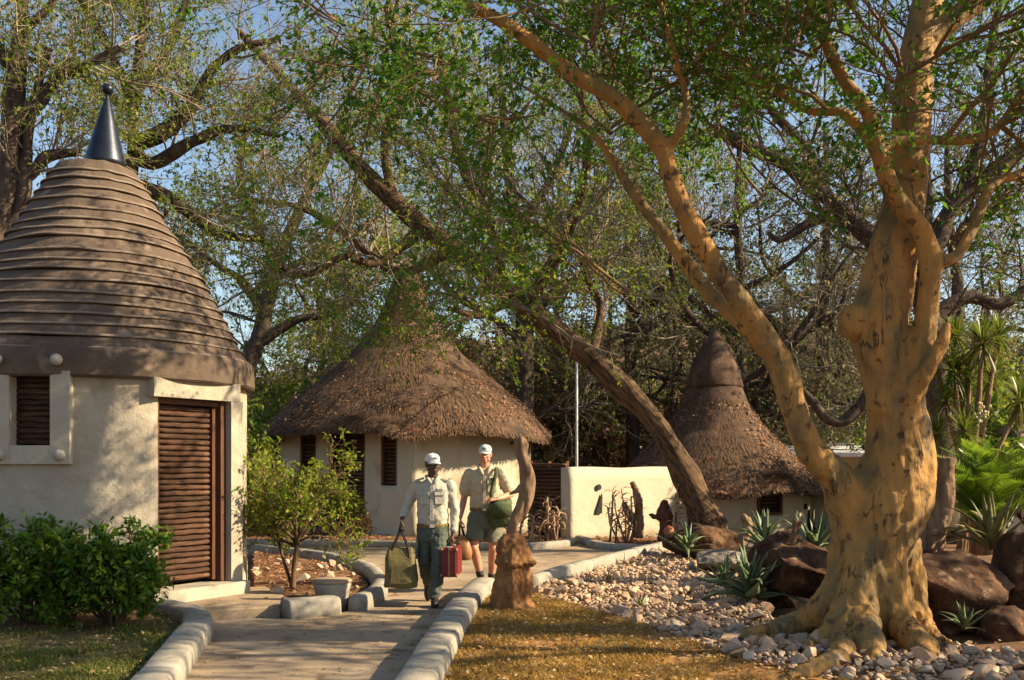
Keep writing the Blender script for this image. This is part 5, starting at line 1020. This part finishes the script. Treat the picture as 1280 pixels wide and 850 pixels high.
def shoe(parent, ankle, toe_dir, mat, name='shoe', pitch=0., h=.1):
    d = np.array(toe_dir, float); d /= np.linalg.norm(d); u = np.array([0, 0, 1.]); s = np.cross(d, u); s /= np.linalg.norm(s); u = np.cross(s, d); a = np.array(ankle, float); mb = MB()
    Rm = Matrix(np.stack([s, d, u], 1).tolist())
    mb.ell(a+d*.10-u*(h-.045), (.046, .10, .045), Rm); mb.ell(a-d*.02-u*(h-.045), (.038, .062, .048), Rm); mb.capsule(a+u*.03, .048, a-u*.05+d*.02, .046, 12); mb.ell(a+d*.06-u*(h-.013), (.047, .15, .014), Rm); mb.capsule(a-u*.01+d*.01, .04, a+d*.12-u*(h-.04), .036, 12)
    link(name, remesh(mb, name, .008, 2), mat, parent)
def panel(parent, name, mat, pts, thick=.006):
    """thin raised quad patch"""
    p = [np.array(q, float) for q in pts]; n = np.cross(p[1]-p[0], p[3]-p[0]); n /= np.linalg.norm(n); n = -n if n[1] > 0 else n; mb = MB(); mb.loft([[q-n*.02 for q in p], [q+n*thick for q in p]]); return mb.obj(name, mat, parent)

# ---- first person: long sleeves, trousers, tote and red case
o1 = np.array([(541-640)/F*11.43, 11.43, 0.]); Z0 = np.zeros(3)
pA = thing('person', 'person in white cap, long sleeved stone shirt and grey green trousers carrying two bags', 'person', tuple(o1))
S_L, E_L, H_L = V3(-.185, .02, 1.355), V3(-.30, .10, 1.12), V3(-.345, -.06, .985)
S_R, E_R, H_R = V3(.185, .02, 1.355), V3(.25, .05, 1.07), V3(.235, -.03, .815)
hipL, kneeL, ankL = V3(-.085, .02, .90), V3(-.095, .03, .50), V3(-.085, .33, .20)
hipR, kneeR, ankR = V3(.085, .0, .90), V3(.075, -.13, .49), V3(.03, -.14, .095)
mb = MB(); T, Rm = head(mb, V3(0.0, -.02, 1.60), rad(26), None, rad(4)); mb.capsule(V3(0, .02, 1.40), .062, V3(0, .0, 1.53), .056)
mb.loft([ellring((0, .02, .93), .13, .09), ellring((0, .02, 1.15), .135, .095), ellring((0, .02, 1.32), .15, .10), ellring((0, .02, 1.40), .08, .07)])
mb.chain([S_L, E_L, H_L], [.05, .04, .028]); mb.chain([S_R, E_R, H_R], [.05, .04, .028]); mb.chain([hipL, kneeL, ankL], [.075, .05, .038]); mb.chain([hipR, kneeR, ankR], [.075, .05, .038])
hand(mb, H_L+V3(-.005, -.02, -.015), V3(-.05, -.25, -1), V3(.9, 0, 0), V3(0, -1, 0)); hand(mb, H_R+V3(0, -.005, -.015), V3(0, -.1, -1), V3(-.9, 0, 0), V3(0, -1, 0))
link('body', remesh(mb, 'body', .0075, 1), m_skin_d, pA)
mb = MB()
for s in (-1, 1): mb.ell(T(s*.03, -.078, .004), (.011, .007, .006), Rm)
link('eyes', mb.mesh('eyes', True), m_eye, pA); mb = MB(); mb.ell(T(0, .035, .015), (.076, .08, .05), Rm); mb.obj('hair', m_hair_b, pA, True)
cap(pA, T, Rm, m_cap, Z0)
mb = MB(); mb.loft([ellring((0, .02, .905), .178, .128), ellring((0, .015, .98), .182, .135), ellring((0, .01, 1.08), .175, .132), ellring((0, .01, 1.2), .188, .135), ellring((0, .02, 1.31), .20, .128), ellring((0, .02, 1.375), .175, .10), ellring((0, .02, 1.415), .10, .085), ellring((0, .01, 1.435), .075, .072)])
for S_, E_, H_ in ((S_L, E_L, H_L), (S_R, E_R, H_R)): mb.capsule(S_-V3(0, 0, .01), .074, (S_+E_)/2, .063); mb.capsule((S_+E_)/2, .063, E_, .055); mb.capsule(E_, .056, H_+(E_-H_)*.15, .042); mb.ell(E_, (.058, .058, .056))
sh1 = remesh(mb, 'shirt', .009, 3); V = get_co(sh1); set_co(sh1, V+get_no(sh1)*(.009*vn(V*V3(1, 1, .6), 13, 3, 2)+.006*vn(V*V3(1, 1, 1.6), 26, 4))[:, None]); shirt = link('shirt', sh1, m_shirt1, pA)
for s in (-1, 1):
    mb = MB(); mb.tube([V3(s*.008, -.085, 1.375), V3(s*.055, -.06, 1.435), V3(s*.075, .0, 1.46), V3(s*.04, .08, 1.465), V3(0, .09, 1.465)], [.02, .021, .02, .02, .018], 8); link('collar', mb.mesh('collar', True), m_shirt1, shirt)
    panel(shirt, 'pocket', m_shirt1, [(s*.035, -.128, 1.15), (s*.135, -.108, 1.15), (s*.135, -.104, 1.275), (s*.035, -.126, 1.275)], .010); panel(shirt, 'pocket_flap', m_shirt1, [(s*.030, -.13, 1.245), (s*.14, -.108, 1.245), (s*.14, -.104, 1.285), (s*.03, -.126, 1.285)], .017); panel(shirt, 'epaulette', m_shirt1, [(s*.10, -.03, 1.432), (s*.2, -.03, 1.40), (s*.2, .05, 1.40), (s*.10, .05, 1.432)], .006)
panel(shirt, 'placket', m_shirt1, [(-.02, -.142, .96), (.02, -.142, .96), (.018, -.118, 1.36), (-.018, -.118, 1.36)], .006)
for k in range(6): mb = MB(); mb.ell((0, -.152+.004*k, 1.0+.065*k), (.007, .004, .007)); link('button', mb.mesh('button'), m_logo, shirt)
panel(shirt, 'logo', m_logo, [(.05, -.128, 1.292), (.12, -.112, 1.292), (.11, -.11, 1.318), (.06, -.124, 1.318)], .014)
mb = MB(); mb.loft([ellring((0, .02, .875), .182, .135, 28), ellring((0, .02, .88), .187, .14, 28), ellring((0, .02, .915), .187, .14, 28), ellring((0, .02, .92), .182, .135, 28)]); belt = mb.obj('belt', m_belt, pA, True); panel(belt, 'buckle', m_pole, [(-.025, -.122, .88), (.025, -.122, .88), (.025, -.122, .915), (-.025, -.122, .915)], .006)
mb = MB(); mb.loft([ellring((0, .02, .90), .172, .128), ellring((0, .02, .84), .182, .137), ellring((0, .015, .76), .178, .135), ellring((0, .01, .71), .15, .11)])
for h_, k_, a_ in ((hipL, kneeL, ankL), (hipR, kneeR, ankR)): e = k_+(a_-k_)*.93; mb.capsule(h_-V3(0, 0, .05), .105, (h_+k_)/2, .098); mb.capsule((h_+k_)/2, .098, k_, .083); mb.capsule(k_, .083, (k_+e)/2, .078); mb.capsule((k_+e)/2, .078, e, .068)
tr1 = remesh(mb, 'trousers', .009, 3); V = get_co(tr1); set_co(tr1, V+get_no(tr1)*(.009*vn(V*V3(1, 1, .7), 12, 13, 2)+.006*vn(V*V3(1, 1, 2.), 22, 14))[:, None]); tr = link('trousers', tr1, m_trous, pA)
for s, z in ((-1, .62), (1, .60)): mb = MB(); mb.box((s*.175, -.02+.02*s, z), (.03, .14, .19), 0); me = mb.mesh('cargo_pocket'); link('cargo_pocket', me, m_trous, tr)
shoe(pA, ankL, V3(.05, -.45, -.85), m_shoe); shoe(pA, ankR, V3(.1, -1, 0), m_shoe)
# tote
hc = o1+H_L+V3(-.01, -.055, -.11)
tb = thing('tote_bag', 'large olive canvas tote bag with black straps in the hand', 'bag', (hc[0], hc[1], .20)); top = hc[2]-.20; hb = .44
mb = MB()
def rrect(w_, d_, z, n=5, k=.35): 
    out = []
    for cx, cy, a0 in ((1, 1, 0), (-1, 1, 90), (-1, -1, 180), (1, -1, 270)):
        for i in range(n): a = rad(a0+90*i/(n-1)); r0 = k*min(w_, d_); out.append((cx*(w_/2-r0)+r0*math.cos(a), cy*(d_/2-r0)+r0*math.sin(a), z))
    return out
mb.loft([rrect(.34, .17, 0), rrect(.38, .22, .015), rrect(.385, .235, .08), rrect(.36, .21, .2), rrect(.32, .15, .33), rrect(.27, .07, .43), rrect(.25, .04, .45)]); me = mb.mesh('bag_body', True); bm = bmesh.new(); bm.from_mesh(me); bmesh.ops.subdivide_edges(bm, edges=bm.edges[:], cuts=2, use_grid_fill=True); bm.to_mesh(me); bm.free(); me.polygons.foreach_set('use_smooth', np.ones(len(me.polygons), dtype=bool)); roughen(me, .014, 11, 3); link('bag_body', me, m_tote, tb)
panel(tb, 'front_pocket', m_tote, [(-.10, -.118, .06), (.10, -.118, .06), (.09, -.092, .26), (-.09, -.092, .26)], .012)
for y in (-.04, .03):
    mb = MB(); P = spline([V3(-.10, y-.06 if y < 0 else y+.05, .12), V3(-.095, y*1.1, .40), V3(-.02, y*.5, top-.06), V3(0, y*.2, top+.015), V3(.02, y*.5, top-.06), V3(.095, y*1.1, .40), V3(.10, y-.06 if y < 0 else y+.05, .12)], 40); mb.tube(P, np.full(40, .013), 6); me = mb.mesh('strap', True); link('strap', me, m_strap, tb)
# red case
hc = o1+H_R+V3(-.02, -.01, -.10); cz = .335; ch_ = hc[2]-cz-.055
rc = thing('suitcase', 'small red leather suitcase carried beside the tan leather bag', 'suitcase', (hc[0], hc[1], cz), rad(-4))
mb = MB(); mb.box((0, 0, ch_/2), (.19, .46, ch_)); me = mb.mesh('case_body'); bm = bmesh.new(); bm.from_mesh(me); bmesh.ops.bevel(bm, geom=bm.edges[:], offset=.018, segments=3, affect='EDGES'); bm.to_mesh(me); bm.free(); link('case_body', me, m_red, rc)
mb = MB(); mb.box((0, 0, ch_/2), (.012, .468, ch_+.006)); mb.obj('rim', m_brown, rc)
mb = MB(); mb.tube(spline([V3(0, -.075, ch_), V3(0, -.065, ch_+.045), V3(0, 0, ch_+.058), V3(0, .065, ch_+.045), V3(0, .075, ch_)], 16), np.full(16, .011), 8); mb.obj('handle', m_strap, rc, True)
for y in (-.15, .15):
    mb = MB(); mb.box((0, y, ch_+.006), (.05, .03, .014)); mb.obj('latch', m_pole, rc)
for sx in (-1, 1):
    for sz in (.02, ch_-.02): mb = MB(); mb.ell((sx*.083, -.218, sz), (.018, .016, .022)); mb.obj('corner_cap', m_brown, rc, True)

# ---- second person: short sleeves and shorts
o2 = np.array([(606-640)/F*12.7, 12.7, 0.])
pB = thing('person', 'person in pale cap, khaki short sleeved shirt and olive shorts with shoulder bag', 'person', tuple(o2))
S_L, E_L, H_L = V3(-.205, .02, 1.475), V3(-.265, .07, 1.17), V3(-.305, -.05, .935)
S_R, E_R, H_R = V3(.205, .02, 1.475), V3(.335, .05, 1.215), V3(.165, -.205, 1.165)
hipL, kneeL, ankL = V3(-.10, .0, .98), V3(-.135, -.13, .55), V3(-.055, .02, .165)
hipR, kneeR, ankR = V3(.10, .02, .98), V3(.105, .04, .53), V3(.08, .20, .11)
mb = MB(); T, Rm = head(mb, V3(.005, -.03, 1.725), rad(-6), None, rad(3)); mb.capsule(V3(0, .02, 1.52), .068, V3(0, -.005, 1.65), .061)
mb.loft([ellring((0, .02, 1.0), .14, .1), ellring((0, .02, 1.25), .15, .10), ellring((0, .02, 1.44), .16, .10), ellring((0, .02, 1.52), .08, .07)])
for S_, E_, H_ in ((S_L, E_L, H_L), (S_R, E_R, H_R)): m_ = E_+(H_-E_)*.3; mb.chain([S_, (S_+E_)/2, E_, m_, H_], [.058, .05, .042, .043, .028])
for h_, k_, a_ in ((hipL, kneeL, ankL), (hipR, kneeR, ankR)): mb.chain([h_, (h_+k_)/2, k_, k_+(a_-k_)*.3+V3(0, .015, 0), a_], [.09, .078, .056, .06, .038]); mb.ell(k_+V3(0, -.02, 0), (.05, .045, .055))
hand(mb, H_L+V3(0, -.005, -.015), V3(0, -.12, -1), V3(.9, 0, 0), V3(0, -1, 0)); hand(mb, H_R+V3(-.005, -.005, 0), V3(-1, -.25, -.12), V3(0, .3, -1), V3(0, 0, 1), curl=.8)
link('body', remesh(mb, 'body', .0075, 1), m_skin_l, pB)
mb = MB()
for s in (-1, 1): mb.ell(T(s*.03, -.078, .004), (.011, .007, .006), Rm)
link('eyes', mb.mesh('eyes', True), m_eye, pB); mb = MB(); mb.ell(T(0, .032, .0), (.077, .082, .06), Rm); mb.obj('hair', m_hair, pB, True); mb = MB(); mb.ell(T(0, -.088, -.058), (.026, .009, .006), Rm); mb.obj('moustache', m_hair, pB, True)
cap(pB, T, Rm, m_cap2, Z0)
mb = MB(); mb.loft([ellring((0, .02, 1.03), .185, .135), ellring((0, .01, 1.10), .192, .145), ellring((0, .01, 1.2), .192, .142), ellring((0, .01, 1.32), .205, .142), ellring((0, .02, 1.43), .22, .132), ellring((0, .02, 1.495), .19, .105), ellring((0, .02, 1.535), .105, .09), ellring((0, .01, 1.555), .08, .077)])
for S_, E_ in ((S_L, E_L), (S_R, E_R)): e = S_+(E_-S_)*.70; mb.capsule(S_-V3(0, 0, .01), .084, e, .086)
sh2 = remesh(mb, 'shirt', .009, 3); V = get_co(sh2); set_co(sh2, V+get_no(sh2)*(.009*vn(V*V3(1, 1, .6), 13, 23, 2)+.005*vn(V*V3(1, 1, 1.6), 26, 24))[:, None]); shirt = link('shirt', sh2, m_shirt2, pB)
for s in (-1, 1):
    mb = MB(); mb.tube([V3(s*.02, -.10, 1.46), V3(s*.065, -.065, 1.545), V3(s*.082, .0, 1.575), V3(s*.045, .085, 1.585), V3(0, .095, 1.585)], [.022, .023, .022, .02, .018], 8); link('collar', mb.mesh('collar', True), m_shirt2, shirt)
    panel(shirt, 'pocket', m_shirt2, [(s*.04, -.135, 1.25), (s*.145, -.115, 1.25), (s*.145, -.112, 1.38), (s*.04, -.132, 1.38)], .010); panel(shirt, 'pocket_flap', m_shirt2, [(s*.035, -.137, 1.35), (s*.15, -.115, 1.35), (s*.15, -.112, 1.392), (s*.035, -.132, 1.392)], .017)
panel(shirt, 'placket', m_shirt2, [(-.02, -.15, 1.07), (.02, -.15, 1.07), (.018, -.125, 1.46), (-.018, -.125, 1.46)], .006)
panel(shirt, 'logo', m_logo, [(.05, -.135, 1.4), (.12, -.12, 1.4), (.11, -.118, 1.425), (.06, -.13, 1.425)], .014)
mb = MB(); mb.loft([ellring((0, .02, 1.005), .19, .142, 28), ellring((0, .02, 1.01), .195, .147, 28), ellring((0, .02, 1.045), .195, .147, 28), ellring((0, .02, 1.05), .19, .142, 28)]); belt = mb.obj('belt', m_belt, pB, True); panel(belt, 'buckle', m_pole, [(-.025, -.129, 1.01), (.025, -.129, 1.01), (.025, -.129, 1.045), (-.025, -.129, 1.045)], .006)
mb = MB(); mb.loft([ellring((0, .02, 1.025), .182, .135), ellring((0, .02, .95), .195, .147), ellring((0, .015, .86), .195, .147), ellring((0, .01, .80), .17, .12)])
for h_, k_ in ((hipL, kneeL), (hipR, kneeR)): e = h_+(k_-h_)*.82; mb.capsule(h_-V3(0, 0, .06), .115, (h_+e)/2, .117); mb.tube([(h_+e)/2, (h_+e)/2+(e-h_)*.3, e], [.115, .116, .118], 18)
sr1 = remesh(mb, 'shorts', .009, 2); V = get_co(sr1); set_co(sr1, V+get_no(sr1)*(.010*vn(V*V3(1, 1, .7), 12, 33, 2)+.005*vn(V*V3(1, 1, 2.), 22, 34))[:, None]); link('shorts', sr1, m_short, pB)
for a_, k_ in ((ankL, kneeL), (ankR, kneeR)): mb = MB(); d = (k_-a_)/np.linalg.norm(k_-a_); mb.capsule(a_, .045, a_+d*.07, .05); mb.obj('sock', m_sock, pB, True)
shoe(pB, ankL, V3(.05, -.75, -.5), m_shoe); shoe(pB, ankR, V3(.1, -.8, -.35), m_shoe)
# satchel with strap over the shoulder
st = o2+V3(.20, -.17, .80); sb_ = thing('shoulder_bag', 'soft green cloth shoulder bag hanging at the hip of the person in shorts', 'bag', tuple(st))
mb = MB(); mb.loft([rrect(.2, .11, 0), rrect(.27, .17, .04), rrect(.31, .2, .12), rrect(.30, .19, .22), rrect(.25, .13, .30), rrect(.18, .06, .35)]); me = mb.mesh('bag_body', True); bm = bmesh.new(); bm.from_mesh(me); bmesh.ops.subdivide_edges(bm, edges=bm.edges[:], cuts=2, use_grid_fill=True); bm.to_mesh(me); bm.free(); me.polygons.foreach_set('use_smooth', np.ones(len(me.polygons), dtype=bool)); V = get_co(me); set_co(me, V+get_no(me)*(.02*vn(V, 9, 5)+.008*vn(V, 25, 6))[:, None]); link('bag_body', me, m_satch, sb_)
mb = MB(); mb.loft([[(-.14, -.115, .30), (.14, -.115, .30), (.14, .0, .36), (-.14, .0, .36)], [(-.15, -.13, .14), (.15, -.13, .14), (.15, -.115, .15), (-.15, -.115, .15)]]); me = mb.mesh('flap', True); link('flap', me, m_satch, sb_)
strap_pts = [V3(-.10, .0, .28), V3(-.115, -.02, .40), V3(-.09, .015, .55), V3(-.06, .035, .66), V3(-.055, .10, .735), V3(-.05, .19, .755), V3(-.04, .28, .70), V3(.0, .335, .55), V3(.08, .30, .40), V3(.13, .12, .30)]
P = even(spline(strap_pts, 60), 40); mb = MB(); T_ = np.gradient(P, axis=0); rings = []
for i in range(40):
    t = T_[i]/np.linalg.norm(T_[i]); s = np.array([1, 0, 0])-t*t[0]; s /= np.linalg.norm(s); n = np.cross(t, s); rings.append([P[i]+s*.024+n*.004, P[i]-s*.024+n*.004, P[i]-s*.024-n*.004, P[i]+s*.024-n*.004])
mb.loft(rings); mb.obj('strap', m_satch, sb_, True)
# tan leather bag
hb_ = o2+H_L+V3(-.015, -.01, -.10); bz = .40; tbg = thing('leather_bag', 'tan leather holdall carried behind the red suitcase', 'bag', (hb_[0]+.04, hb_[1], bz)); th_ = hb_[2]-bz
mb = MB(); mb.loft([rrect(.2, .38, 0), rrect(.24, .42, .02), rrect(.25, .43, .1), rrect(.2, .40, .22), rrect(.08, .36, .29), rrect(.03, .34, .31)]); me = mb.mesh('bag_body', True); roughen(me, .01, 9, 3); link('bag_body', me, m_brown, tbg)
for x in (-.04, .02): mb = MB(); mb.tube(spline([V3(x*1.5, -.11, .2), V3(x, -.09, .30), V3(-.03+x*.2, -.02, th_+.01), V3(-.03+x*.2, .03, th_+.01), V3(x, .09, .30), V3(x*1.5, .11, .2)], 24), np.full(24, .010), 7); mb.obj('handle', m_strap, tbg, True)
mb = MB(); mb.box((0, 0, .312), (.012, .34, .012)); mb.obj('zip', m_pole, tbg)
#PEOPLE-END
